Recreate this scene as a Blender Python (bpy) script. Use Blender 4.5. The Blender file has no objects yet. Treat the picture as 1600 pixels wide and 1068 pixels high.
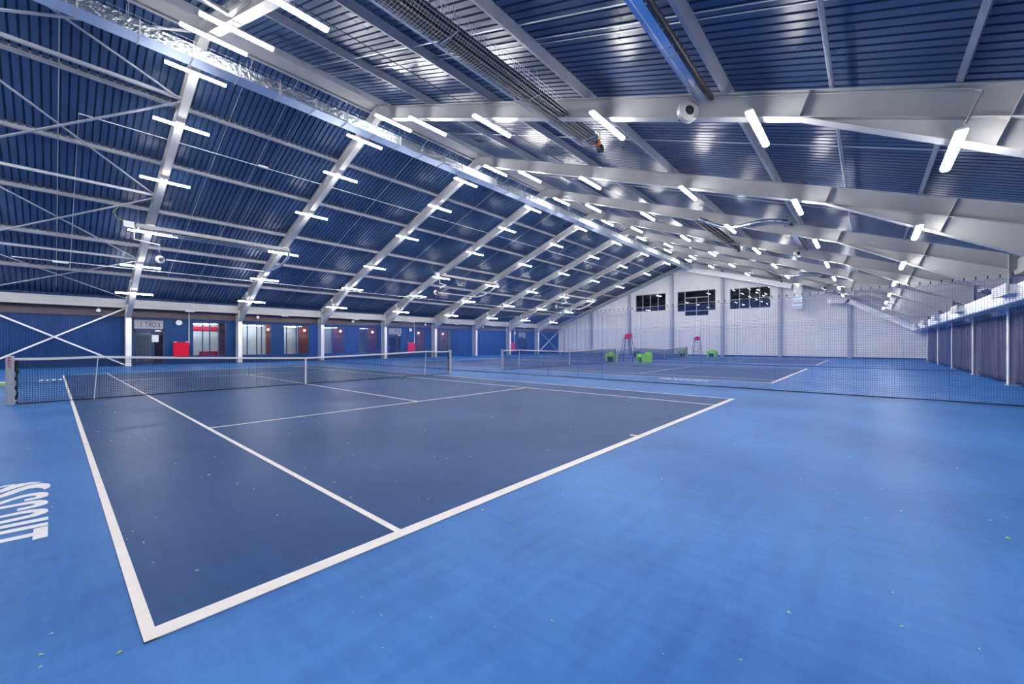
import bpy, math, random
from mathutils import Vector, Matrix
random.seed(7)
S = bpy.context.scene
COL = S.collection

# ------------------------------------------------------------------ camera, world, exposure
cam_d = bpy.data.cameras.new('camera'); cam = bpy.data.objects.new('camera', cam_d); COL.objects.link(cam)
cam.location = (-0.2756, -2.4468, 1.3598)
cam.rotation_euler = (math.radians(90), 0, math.radians(41.793 - 90))
cam_d.sensor_width = 36; cam_d.lens = 632.52 * 36 / 1600
cam_d.shift_x = 9.76 / 1600; cam_d.shift_y = 3.39 / 1600
cam_d.clip_start = 0.05; cam_d.clip_end = 300
S.camera = cam
w = bpy.data.worlds.new('world'); S.world = w; w.use_nodes = True
w.node_tree.nodes['Background'].inputs[0].default_value = (0.25, 0.4, 0.8, 1)
w.node_tree.nodes['Background'].inputs[1].default_value = 0.05
S.view_settings.view_transform = 'Standard'; S.view_settings.look = 'None'
S.view_settings.gamma = 1; S.view_settings.use_curve_mapping = False
S.view_settings.exposure = 0.0
LAMP = 118.0            # radiance of the tube lights
S.cycles.max_bounces = 8; S.cycles.diffuse_bounces = 4; S.cycles.glossy_bounces = 4
S.cycles.transparent_max_bounces = 16
S.cycles.use_denoising = True
S.cycles.sample_clamp_indirect = 8.0

# ------------------------------------------------------------------ materials
def mat(name, col, rough=0.5, metal=0.0, var=0.0, vscale=3.0, stretch=(1, 1, 1), bump=0.0, bscale=60.0, spec=0.5, rvar=0.0, bdist=0.02, emit=None, estr=0):
    m = bpy.data.materials.new(name); m.use_nodes = True
    nt = m.node_tree; b = nt.nodes['Principled BSDF']
    b.inputs['Base Color'].default_value = (*col, 1); b.inputs['Roughness'].default_value = rough
    b.inputs['Metallic'].default_value = metal
    b.inputs['Specular IOR Level'].default_value = spec
    if emit:
        b.inputs['Emission Color'].default_value = (*emit, 1); b.inputs['Emission Strength'].default_value = estr
    if var or bump or rvar:
        tc = nt.nodes.new('ShaderNodeTexCoord'); mp = nt.nodes.new('ShaderNodeMapping')
        mp.inputs['Scale'].default_value = stretch
        nt.links.new(tc.outputs['Object'], mp.inputs[0])
        n = nt.nodes.new('ShaderNodeTexNoise'); n.inputs['Scale'].default_value = vscale; n.inputs['Detail'].default_value = 6
        nt.links.new(mp.outputs[0], n.inputs['Vector'])
        if var:
            r = nt.nodes.new('ShaderNodeValToRGB')
            r.color_ramp.elements[0].position = 0.3; r.color_ramp.elements[1].position = 0.7
            r.color_ramp.elements[0].color = (*[c * (1 - var) for c in col], 1)
            r.color_ramp.elements[1].color = (*[min(1, c * (1 + var)) for c in col], 1)
            nt.links.new(n.outputs['Fac'], r.inputs[0]); nt.links.new(r.outputs[0], b.inputs['Base Color'])
        if rvar:
            q = nt.nodes.new('ShaderNodeMapRange'); q.inputs[3].default_value = rough - rvar; q.inputs[4].default_value = rough + rvar
            nt.links.new(n.outputs['Fac'], q.inputs[0]); nt.links.new(q.outputs[0], b.inputs['Roughness'])
        if bump:
            n2 = nt.nodes.new('ShaderNodeTexNoise'); n2.inputs['Scale'].default_value = bscale; n2.inputs['Detail'].default_value = 4
            nt.links.new(mp.outputs[0], n2.inputs['Vector'])
            bp = nt.nodes.new('ShaderNodeBump'); bp.inputs['Strength'].default_value = bump; bp.inputs['Distance'].default_value = bdist
            nt.links.new(n2.outputs['Fac'], bp.inputs['Height']); nt.links.new(bp.outputs[0], b.inputs['Normal'])
    return m

def floor_mat(name, a, b_, rough, spec):
    """acrylic court paint: large soft wear patches, long scuffs and fine grain"""
    m = bpy.data.materials.new(name); m.use_nodes = True; nt = m.node_tree; L = nt.links; N = nt.nodes
    p = N['Principled BSDF']; p.inputs['Roughness'].default_value = rough; p.inputs['Specular IOR Level'].default_value = spec
    tc = N.new('ShaderNodeTexCoord')
    def noise(sc, stretch, rot, det=5):
        mp = N.new('ShaderNodeMapping'); mp.inputs['Scale'].default_value = stretch; mp.inputs['Rotation'].default_value = (0, 0, rot)
        n = N.new('ShaderNodeTexNoise'); n.inputs['Scale'].default_value = sc; n.inputs['Detail'].default_value = det
        L.new(tc.outputs['Object'], mp.inputs[0]); L.new(mp.outputs[0], n.inputs['Vector']); return n
    n1 = noise(0.45, (1, 1, 1), 0, 6); n2 = noise(1.6, (1, 5, 1), 0.7, 8); n3 = noise(2.5, (6, 1, 1), 0.3, 8)
    ad = N.new('ShaderNodeMath'); ad.operation = 'ADD'; L.new(n1.outputs['Fac'], ad.inputs[0])
    ml = N.new('ShaderNodeMath'); ml.operation = 'MULTIPLY'; ml.inputs[1].default_value = 0.5; L.new(n2.outputs['Fac'], ml.inputs[0])
    L.new(ml.outputs[0], ad.inputs[1])
    ad2 = N.new('ShaderNodeMath'); ad2.operation = 'ADD'; L.new(ad.outputs[0], ad2.inputs[0])
    ml2 = N.new('ShaderNodeMath'); ml2.operation = 'MULTIPLY'; ml2.inputs[1].default_value = 0.35; L.new(n3.outputs['Fac'], ml2.inputs[0]); L.new(ml2.outputs[0], ad2.inputs[1])
    mr = N.new('ShaderNodeMapRange'); mr.inputs[1].default_value = 0.65; mr.inputs[2].default_value = 1.2; L.new(ad2.outputs[0], mr.inputs[0])
    mx = N.new('ShaderNodeMix'); mx.data_type = 'RGBA'; mx.inputs['A'].default_value = (*a, 1); mx.inputs['B'].default_value = (*b_, 1)
    L.new(mr.outputs[0], mx.inputs['Factor']); L.new(mx.outputs['Result'], p.inputs['Base Color'])
    g = noise(140, (1, 1, 1), 0, 3); bp = N.new('ShaderNodeBump'); bp.inputs['Strength'].default_value = 0.15; bp.inputs['Distance'].default_value = 0.003
    L.new(g.outputs['Fac'], bp.inputs['Height']); L.new(bp.outputs[0], p.inputs['Normal'])
    q = N.new('ShaderNodeMapRange'); q.inputs[3].default_value = rough - 0.07; q.inputs[4].default_value = rough + 0.1
    L.new(n2.outputs['Fac'], q.inputs[0]); L.new(q.outputs[0], p.inputs['Roughness'])
    return m

def ribbed(name, col, period, axis, rough=0.45, var=0.12, amount=0.012):
    """ribbed cladding: a wave bump along one axis"""
    m = mat(name, col, rough, 0, var, 1.2, spec=0.25)
    nt = m.node_tree; b = nt.nodes['Principled BSDF']
    tc = nt.nodes.new('ShaderNodeTexCoord'); wv = nt.nodes.new('ShaderNodeTexWave'); wv.bands_direction = axis
    wv.inputs['Scale'].default_value = 2 * math.pi / (20 * period); wv.inputs['Distortion'].default_value = 0
    nt.links.new(tc.outputs['Object'], wv.inputs['Vector'])
    bp = nt.nodes.new('ShaderNodeBump'); bp.inputs['Strength'].default_value = 1; bp.inputs['Distance'].default_value = amount
    nt.links.new(wv.outputs['Fac'], bp.inputs['Height']); nt.links.new(bp.outputs[0], b.inputs['Normal'])
    return m

def glass_mat(name, tint=(0.9, 0.95, 1), base=0.02):
    m = bpy.data.materials.new(name); m.use_nodes = True; nt = m.node_tree; N = nt.nodes; L = nt.links
    N.remove(N['Principled BSDF']); out = N['Material Output']
    t = N.new('ShaderNodeBsdfTransparent'); t.inputs[0].default_value = (*tint, 1)
    g = N.new('ShaderNodeBsdfGlossy'); g.inputs['Roughness'].default_value = 0.02
    f = N.new('ShaderNodeFresnel'); f.inputs[0].default_value = 1.5
    ad = N.new('ShaderNodeMath'); ad.operation = 'ADD'; ad.inputs[1].default_value = base; L.new(f.outputs[0], ad.inputs[0])
    mx = N.new('ShaderNodeMixShader'); L.new(ad.outputs[0], mx.inputs[0]); L.new(t.outputs[0], mx.inputs[1]); L.new(g.outputs[0], mx.inputs[2])
    L.new(mx.outputs[0], out.inputs[0]); return m

def brick_mat(name):
    m = mat(name, (0.25, 0.05, 0.05), 0.8); nt = m.node_tree
    tc = nt.nodes.new('ShaderNodeTexCoord'); mp = nt.nodes.new('ShaderNodeMapping'); mp.inputs['Rotation'].default_value = (math.radians(90), 0, 0)
    bt = nt.nodes.new('ShaderNodeTexBrick'); bt.inputs['Color1'].default_value = (0.32, 0.06, 0.07, 1); bt.inputs['Color2'].default_value = (0.2, 0.04, 0.05, 1)
    bt.inputs['Mortar'].default_value = (0.12, 0.1, 0.12, 1); bt.inputs['Scale'].default_value = 4.0; bt.inputs['Mortar Size'].default_value = 0.03
    nt.links.new(tc.outputs['Object'], mp.inputs[0]); nt.links.new(mp.outputs[0], bt.inputs['Vector']); nt.links.new(bt.outputs['Color'], nt.nodes['Principled BSDF'].inputs['Base Color'])
    return m

M = dict(
    blue=floor_mat('blue_court_surround', (0.012, 0.082, 0.29), (0.048, 0.178, 0.47), 0.42, 0.08),
    navy=floor_mat('slate_blue_court', (0.016, 0.048, 0.145), (0.036, 0.088, 0.225), 0.38, 0.03),
    line=mat('white_line_paint', (0.62, 0.60, 0.61), 0.7, var=0.05, vscale=8),
    text=mat('white_floor_lettering', (0.60, 0.62, 0.68), 0.7, var=0.05, vscale=8),
    steel=mat('light_grey_painted_steel', (0.47, 0.475, 0.49), 0.42, 0.0, 0.05, 2),
    steel2=mat('galvanised_purlin', (0.38, 0.40, 0.46), 0.45, 0.0, 0.08, 3),
    sheet=mat('dark_blue_roof_sheet', (0.048, 0.094, 0.205), 0.30, 0.0, 0.08, 0.8, rvar=0.08, spec=0.28),
    foil2=mat('bright_crinkled_foil', (0.88, 0.90, 0.93), 0.45, 0.75, bump=1.0, bscale=9, bdist=0.06),
    foil=mat('crinkled_foil', (0.66, 0.70, 0.78), 0.33, 1.0, bump=1.0, bscale=8, bdist=0.07),
    duct=mat('smooth_galvanised_duct', (0.52, 0.62, 0.80), 0.40, 0.9, bump=0.35, bscale=5, bdist=0.02),
    lampw=mat('lamp_diffuser', (1, 1, 1), 0.5, emit=(1.0, 0.97, 0.93), estr=LAMP),
    lamph=mat('lamp_housing', (0.8, 0.8, 0.82), 0.5),
    white=mat('white_paint', (0.75, 0.76, 0.8), 0.5, var=0.04),
    whitecol=mat('white_column_cover', (0.78, 0.78, 0.82), 0.5, var=0.04),
    brown=mat('dark_brown_band', (0.075, 0.055, 0.075), 0.5, var=0.15),
    wallblue=ribbed('navy_ribbed_cladding', (0.011, 0.052, 0.19), 0.1, 'X'),
    wallr=ribbed('blue_side_cladding', (0.015, 0.075, 0.30), 0.2, 'X'),
    gable=ribbed('white_gable_cladding', (0.90, 0.89, 0.90), 1.0, 'Z', 0.5, 0.04, 0.004),
    gcol=mat('grey_gable_column', (0.42, 0.46, 0.56), 0.5, var=0.04),
    black=mat('black_rubber', (0.012, 0.013, 0.018), 0.6),
    netm=mat('dark_tennis_net_twine', (0.012, 0.016, 0.035), 0.8),
    curt=mat('blue_division_net_twine', (0.025, 0.12, 0.50), 0.7),
    wallnet=mat('blue_wall_net_twine', (0.01, 0.035, 0.13), 0.9, spec=0.1),
    band=mat('white_headband_canvas', (0.8, 0.8, 0.84), 0.8),
    red=mat('red_plastic', (0.56, 0.003, 0.035), 0.5, spec=0.2),
    green=mat('lime_green_plastic', (0.36, 0.74, 0.06), 0.45),
    palegreen=mat('pale_green_plastic', (0.50, 0.62, 0.26), 0.5),
    felt=mat('pale_ball_felt', (0.62, 0.78, 0.55), 0.9),
    feltg=mat('yellow_green_ball_felt', (0.40, 0.62, 0.12), 0.9),
    winframe=mat('navy_window_frame', (0.012, 0.045, 0.14), 0.4),
    glass=glass_mat('window_glass'), glassd=glass_mat('dark_window_glass', (0.75, 0.8, 0.9), 0.02),
    pale=mat('pale_interior_wall', (0.62, 0.68, 0.68), 0.7, var=0.06),
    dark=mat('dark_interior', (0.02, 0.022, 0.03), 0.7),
    brick=brick_mat('red_brick'),
    curtain=mat('grey_fabric', (0.085, 0.085, 0.125), 0.9, spec=0.15, var=0.18, vscale=3, stretch=(6, 6, 0.3)),
    drape=mat('white_drape_fabric', (0.82, 0.82, 0.85), 0.8, var=0.04),
    grey=mat('mid_grey_paint', (0.30, 0.32, 0.37), 0.5), dgrey=mat('dark_grey_steel', (0.06, 0.065, 0.08), 0.45, 0.3),
    heat=mat('dark_heater_reflector', (0.06, 0.06, 0.07), 0.4, 0.5), polished=mat('polished_aluminium', (0.75, 0.82, 0.95), 0.16, 1.0),
    tubeb=mat('brown_radiant_tube', (0.10, 0.085, 0.075), 0.4, 0.5),
    orange=mat('orange_burner', (0.75, 0.12, 0.03), 0.45), yellow=mat('yellow_gas_hose', (0.45, 0.60, 0.02), 0.5),
    alu=mat('brushed_aluminium_post', (0.55, 0.56, 0.58), 0.38, 0.5), bulb=mat('warm_bulb', (1, 0.8, 0.6), 0.5, emit=(1.0, 0.72, 0.45), estr=120),
    glow=mat('room_strip_light', (1, 1, 1), 0.5, emit=(0.95, 0.98, 1), estr=45), chair=mat('dark_blue_tube_steel', (0.02, 0.04, 0.12), 0.4, 0.3),
    signg=mat('grey_sign_board', (0.36, 0.36, 0.42), 0.5), redtxt=mat('red_lettering', (0.5, 0.03, 0.03), 0.5),
    signtxt=mat('dark_lettering', (0.03, 0.035, 0.07), 0.5), mesh=mat('galvanised_wire', (0.55, 0.6, 0.66), 0.35, 0.6),
    deepgreen=mat('dark_green_plastic', (0.02, 0.12, 0.08), 0.5),
)

# ------------------------------------------------------------------ mesh building
class MB:
    def __init__(s): s.v = []; s.f = []
    def add(s, vs, fs):
        k = len(s.v); s.v += [tuple(v) for v in vs]; s.f += [tuple(i + k for i in f) for f in fs]; return s
    def box(s, x0, x1, y0, y1, z0, z1):
        return s.add([(x0, y0, z0), (x1, y0, z0), (x1, y1, z0), (x0, y1, z0), (x0, y0, z1), (x1, y0, z1), (x1, y1, z1), (x0, y1, z1)],
                     [(0, 3, 2, 1), (4, 5, 6, 7), (0, 1, 5, 4), (1, 2, 6, 5), (2, 3, 7, 6), (3, 0, 4, 7)])
    def prism_x(s, pts, x0, x1):
        """polygon in (y, z) pushed along x"""
        n = len(pts)
        return s.add([(x0, *p) for p in pts] + [(x1, *p) for p in pts],
                     [tuple(range(n - 1, -1, -1)), tuple(range(n, 2 * n))] + [(i, (i + 1) % n, n + (i + 1) % n, n + i) for i in range(n)])
    def prism_z(s, pts, z0, z1):
        n = len(pts)
        return s.add([(*p, z0) for p in pts] + [(*p, z1) for p in pts],
                     [tuple(range(n - 1, -1, -1)), tuple(range(n, 2 * n))] + [(i, (i + 1) % n, n + (i + 1) % n, n + i) for i in range(n)])
    def prism_y(s, pts, y0, y1):
        n = len(pts)
        return s.add([(p[0], y0, p[1]) for p in pts] + [(p[0], y1, p[1]) for p in pts],
                     [tuple(range(n)), tuple(range(2 * n - 1, n - 1, -1))] + [(i, n + i, n + (i + 1) % n, (i + 1) % n) for i in range(n)])
    def beam(s, p, q, w_, h, up=(0, 0, 1)):
        p = Vector(p); q = Vector(q); d = (q - p).normalized(); u = Vector(up)
        r = d.cross(u)
        if r.length < 1e-4: r = d.cross(Vector((0, 1, 0)))
        r.normalize(); u = r.cross(d)
        a = r * w_ / 2; b = u * h / 2
        return s.add([p - a - b, p + a - b, p + a + b, p - a + b, q - a - b, q + a - b, q + a + b, q - a + b],
                     [(0, 1, 2, 3), (7, 6, 5, 4), (0, 4, 5, 1), (1, 5, 6, 2), (2, 6, 7, 3), (3, 7, 4, 0)])
    def tube(s, pts, r, n=8, cap=True):
        pts = [Vector(p) for p in pts]; vs = []; fs = []
        ref = Vector((0.13, 0.21, 0.97))
        for i, p in enumerate(pts):
            d = (pts[min(i + 1, len(pts) - 1)] - pts[max(i - 1, 0)]).normalized()
            a = d.cross(ref)
            if a.length < 0.05: a = d.cross(Vector((1, 0, 0)))
            a.normalize(); b = d.cross(a)
            rr = r[i] if isinstance(r, (list, tuple)) else r
            for k in range(n):
                t = 2 * math.pi * k / n; vs.append(p + (a * math.cos(t) + b * math.sin(t)) * rr)
        for i in range(len(pts) - 1):
            for k in range(n): fs.append((i * n + k, (i + 1) * n + k, (i + 1) * n + (k + 1) % n, i * n + (k + 1) % n))
        if cap and n > 2: fs += [tuple(range(n)), tuple(range(len(vs) - 1, len(vs) - 1 - n, -1))]
        return s.add(vs, fs)
    def disc(s, c, axis, r, t, n=20):
        a = Vector(axis).normalized(); c = Vector(c)
        return s.tube([c - a * t / 2, c + a * t / 2], r, n)

def link(name, mb, m, parent=None, smooth=False, origin=None):
    me = bpy.data.meshes.new(name); vs = mb.v
    if origin is not None: vs = [(v[0] - origin[0], v[1] - origin[1], v[2] - origin[2]) for v in vs]
    me.from_pydata(vs, [], mb.f); me.update()
    o = bpy.data.objects.new(name, me); COL.objects.link(o)
    me.materials.append(M[m] if isinstance(m, str) else m)
    if smooth:
        me.polygons.foreach_set('use_smooth', [True] * len(me.polygons))
        try: me.set_sharp_from_angle(angle=math.radians(40))
        except Exception: pass
    if origin is not None: o.location = origin
    if parent is not None: o.parent = parent
    return o
def tag(o, label=None, cat=None, group=None, kind=None):
    if label: o['label'] = label
    if cat: o['category'] = cat
    if group: o['group'] = group
    if kind: o['kind'] = kind
    return o
def thing(name, loc, label, cat, group=None, rz=0):
    o = bpy.data.objects.new(name, None); COL.objects.link(o); o.location = loc; o.rotation_euler = (0, 0, rz); o.empty_display_size = 0.2
    return tag(o, label, cat, group)
def part(name, mb, m, parent, smooth=False, label=None):
    """mesh coordinates are local to the thing"""
    o = link(name, mb, m, parent, smooth)
    if label: o['label'] = label
    return o
def struct(name, mb, m, smooth=False): return tag(link(name, mb, m, None, smooth), kind='structure')
def dup(root, loc, label, group=None, rz=None):
    r = root.copy(); COL.objects.link(r); r.location = loc; r['label'] = label
    if group: r['group'] = group
    if rz is not None: r.rotation_euler = (0, 0, rz)
    for ch in list(root.children):
        c = ch.copy(); COL.objects.link(c); c.parent = r
        for g in list(ch.children):
            d = g.copy(); COL.objects.link(d); d.parent = c
    return r
def text_mesh(txt, size, depth, mirror=True, bold=0.0):
    cu = bpy.data.curves.new('lettering', 'FONT'); cu.body = txt; cu.size = size; cu.extrude = depth; cu.align_x = 'CENTER'; cu.align_y = 'CENTER'; cu.offset = bold
    o = bpy.data.objects.new('lettering', cu); COL.objects.link(o)
    dg = bpy.context.evaluated_depsgraph_get(); me = bpy.data.meshes.new_from_object(o.evaluated_get(dg))
    mb = MB(); sx = -1 if mirror else 1
    mb.add([(v.co.x * sx, v.co.y, v.co.z) for v in me.vertices], [tuple(reversed(p.vertices)) if mirror else tuple(p.vertices) for p in me.polygons])
    bpy.data.objects.remove(o); bpy.data.curves.remove(cu); bpy.data.meshes.remove(me)
    return mb
ORD = ['first', 'second', 'third', 'fourth', 'fifth', 'sixth', 'seventh', 'eighth', 'ninth', 'tenth', 'eleventh', 'twelfth']

# ------------------------------------------------------------------ layout
YR = 12.98; HALF = 18.91; ZT = 11.35; SL = 0.37; XF0 = 2.87; DX = 6.02
XA, XB = -9.2, 50.95                    # rear wall, gable
WL, WR = 32.6, -6.64                    # left and right wall planes
FR = [XF0 + DX * k for k in range(-1, 8)]
def ztop(y): return ZT - SL * abs(y - YR)

# ------------------------------------------------------------------ floor and courts
struct('floor', MB().box(XA, XB + 0.2, WR - 0.2, WL + 0.2, -0.2, 0.0), 'blue')
COURTX = [0.0, 16.4, 32.8]
which = ['nearest to the camera', 'middle of the three, behind the first division net', 'farthest, in front of the white gable wall']
def court(i):
    t = thing('tennis_court', (COURTX[i], 0, 0), 'slate blue tennis court with white lines, ' + which[i], 'tennis court', 'tennis courts in the hall')
    part('playing_surface', MB().box(0.01, 10.96, 0.01, 23.76, 0.0, 0.003), 'navy', t)
    z0, z1 = 0.001, 0.0065
    part('baseline', MB().box(0, 10.97, 0, 0.10, z0, z1), 'line', t)
    part('baseline', MB().box(0, 10.97, 23.67, 23.77, z0, z1), 'line', t)
    part('doubles_sideline', MB().box(0, 0.05, 0, 23.77, z0, z1 + .0004), 'line', t)
    part('doubles_sideline', MB().box(10.92, 10.97, 0, 23.77, z0, z1 + .0004), 'line', t)
    part('singles_sideline', MB().box(1.37, 1.42, 0.05, 23.7, z0, z1 + .0004), 'line', t)
    part('singles_sideline', MB().box(9.55, 9.60, 0.05, 23.7, z0, z1 + .0004), 'line', t)
    for y in (5.485, 18.285): part('service_line', MB().box(1.38, 9.58, y - .025, y + .025, z0, z1 + .0008), 'line', t)
    part('centre_service_line', MB().box(5.46, 5.51, 5.485, 18.285, z0, z1 + .0002), 'line', t)
    for y in (0.05, 23.57): part('centre_mark', MB().box(5.46, 5.51, y, y + .15, z0, z1 + .0002), 'line', t)
for i in range(3): court(i)

# lettering beside the left sidelines (mirrored writing, as the photo shows it)
LET = [
 ('T', [[(-0.30, 2.12), (-0.30, 1.87), (-0.37, 1.87), (-0.37, 1.955), (-0.80, 1.985), (-0.80, 2.06), (-0.37, 2.03), (-0.37, 2.12)]]),
 ('U', [[(-0.30, 2.215), (-0.30, 2.14), (-0.55, 2.16), (-0.74, 2.17), (-0.80, 2.22), (-0.82, 2.28), (-0.80, 2.34), (-0.74, 2.375), (-0.53, 2.375), (-0.30, 2.365), (-0.30, 2.285), (-0.55, 2.30), (-0.70, 2.30), (-0.74, 2.27), (-0.70, 2.24), (-0.53, 2.235)]]),
 ('O', [[(-0.55, 2.66), (-0.46, 2.67), (-0.39, 2.67), (-0.33, 2.63), (-0.305, 2.59), (-0.30, 2.53), (-0.31, 2.49), (-0.36, 2.45), (-0.44, 2.44), (-0.54, 2.435), (-0.70, 2.44), (-0.79, 2.47), (-0.81, 2.515), (-0.55, 2.505), (-0.48, 2.51), (-0.40, 2.52), (-0.37, 2.545), (-0.39, 2.58), (-0.44, 2.60), (-0.55, 2.60), (-0.70, 2.60), (-0.75, 2.56), (-0.75, 2.515), (-0.81, 2.515), (-0.82, 2.58), (-0.79, 2.64), (-0.70, 2.665)]]),
 ('C', [[(-0.57, 2.945), (-0.49, 2.94), (-0.41, 2.95), (-0.35, 2.93), (-0.32, 2.89), (-0.30, 2.82), (-0.31, 2.76), (-0.35, 2.73), (-0.41, 2.715), (-0.47, 2.71), (-0.47, 2.78), (-0.40, 2.79), (-0.37, 2.82), (-0.40, 2.86), (-0.47, 2.87), (-0.57, 2.87), (-0.70, 2.87), (-0.75, 2.84), (-0.72, 2.79), (-0.62, 2.78), (-0.62, 2.71), (-0.72, 2.71), (-0.80, 2.76), (-0.82, 2.83), (-0.79, 2.91), (-0.70, 2.945)]]),
 ('C', [[(-0.58, 3.115), (-0.53, 3.16), (-0.47, 3.21), (-0.41, 3.225), (-0.35, 3.21), (-0.31, 3.16), (-0.30, 3.08), (-0.31, 3.02), (-0.35, 2.995), (-0.44, 2.98), (-0.44, 3.05), (-0.38, 3.06), (-0.37, 3.09), (-0.39, 3.13), (-0.45, 3.135), (-0.51, 3.10), (-0.57, 3.03), (-0.66, 2.995), (-0.78, 2.99), (-0.82, 3.06), (-0.80, 3.16), (-0.76, 3.16), (-0.76, 3.08), (-0.68, 3.06)]]),
 ('S', [[(-0.59, 3.37), (-0.55, 3.44), (-0.49, 3.52), (-0.44, 3.56), (-0.39, 3.575), (-0.34, 3.56), (-0.30, 3.49), (-0.29, 3.41), (-0.30, 3.34), (-0.33, 3.29), (-0.34, 3.345), (-0.38, 3.42), (-0.43, 3.43), (-0.48, 3.38), (-0.53, 3.31), (-0.60, 3.25), (-0.72, 3.23), (-0.82, 3.28), (-0.84, 3.40), (-0.80, 3.40), (-0.76, 3.32), (-0.68, 3.31)],
        [(-0.60, 3.58), (-0.55, 3.68), (-0.48, 3.70), (-0.41, 3.68), (-0.35, 3.62), (-0.39, 3.595), (-0.44, 3.60), (-0.50, 3.56), (-0.56, 3.49), (-0.62, 3.44), (-0.74, 3.44), (-0.74, 3.52), (-0.66, 3.53)],
        [(-0.61, 3.71), (-0.59, 3.73), (-0.52, 3.72), (-0.52, 3.69), (-0.57, 3.69), (-0.61, 3.665), (-0.74, 3.64), (-0.74, 3.70)]]),
]
def court_lettering(i):
    t = thing('court_lettering', (COURTX[i], 2.8, 0), 'white mirrored floor lettering, court ' + which[i], 'lettering', 'lettering painted on the floor')
    for ch, polys in LET:
        mb = MB()
        for p in polys: mb.prism_z([(x, y - 2.8) for x, y in reversed(p)], 0.0005, 0.004)
        part('letter', mb, 'text', t)
for i in range(3): court_lettering(i)

# ------------------------------------------------------------------ ceiling sheets (trapezoid profile running down the slope)
def roof_side(sgn):
    mb = MB(); per = 0.207; d = 0.07
    zr = ZT + 0.245; y1 = YR + sgn * (HALF + 0.95); z1 = zr - SL * (HALF + 0.95)
    n = int((XB + 0.6 - XA) / per); prof = []
    for k in range(n):
        x = XA - 0.2 + k * per
        prof += [(x, 0), (x + 0.150, 0), (x + 0.156, d), (x + 0.200, d)]
    prof.append((XA - 0.2 + n * per, 0))
    vs = [(x, YR, zr + h) for x, h in prof] + [(x, y1, z1 + h) for x, h in prof]; m_ = len(prof)
    mb.add(vs, [(i, i + 1, m_ + i + 1, m_ + i) if sgn < 0 else (i, m_ + i, m_ + i + 1, i + 1) for i in range(m_ - 1)])
    mb.add([(XA - .2, YR, zr + .2), (XB + .6, YR, zr + .2), (XB + .6, y1, z1 + .2), (XA - .2, y1, z1 + .2)], [(0, 1, 2, 3)])
    o = struct('ceiling', mb, 'sheet'); return o
roof_side(1); roof_side(-1)

# purlins: lipped channels running the length of the hall on top of the rafters
PUR = [0.36, 3.50, 6.68, 9.98, 13.20, 16.41]
def purlin(sgn, k):
    a = PUR[k]; y = YR + sgn * a; zb = ztop(y) + 0.004; mb = MB()
    w_ = 0.075; h = 0.225
    # channel rolled to the slope: web on the downhill side
    def P(u, v): return (y + sgn * (u + v * SL * 0.94), zb + v * 0.94 + (-SL) * u * 0.94 + 0.015)
    pr = [(0, 0), (w_, 0), (w_, h), (0, h), (0, h - .02), (.004, h - .02), (.004, h - .004), (w_ - .004, h - .004), (w_ - .004, .004), (.004, .004), (.004, .02), (0, .02)]
    pts = [P(u, v) for u, v in pr]
    if sgn < 0: pts = pts[::-1]
    mb.prism_x(pts, XA, XB)
    side = 'left' if sgn > 0 else 'right'
    nm = ['next to the ridge', 'second down from the ridge', 'third down from the ridge', 'fourth down from the ridge', 'second up from the eave', 'nearest the eave'][k]
    tag(link('roof_purlin', mb, 'steel2'), f'long grey steel purlin under the {side} roof slope, {nm}', 'purlin', 'roof purlins')
for s_ in (1, -1):
    for k in range(6): purlin(s_, k)
# ridge flashing plate
mb = MB(); mb.prism_x([(YR - .33, ZT - .06), (YR, ZT + .075), (YR + .33, ZT - .06), (YR + .33, ZT - .05), (YR, ZT + .085), (YR - .33, ZT - .05)], XA, XB)
tag(link('ridge_plate', mb, 'steel'), 'long light grey folded ridge plate along the peak of the roof', 'ridge plate')

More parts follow.
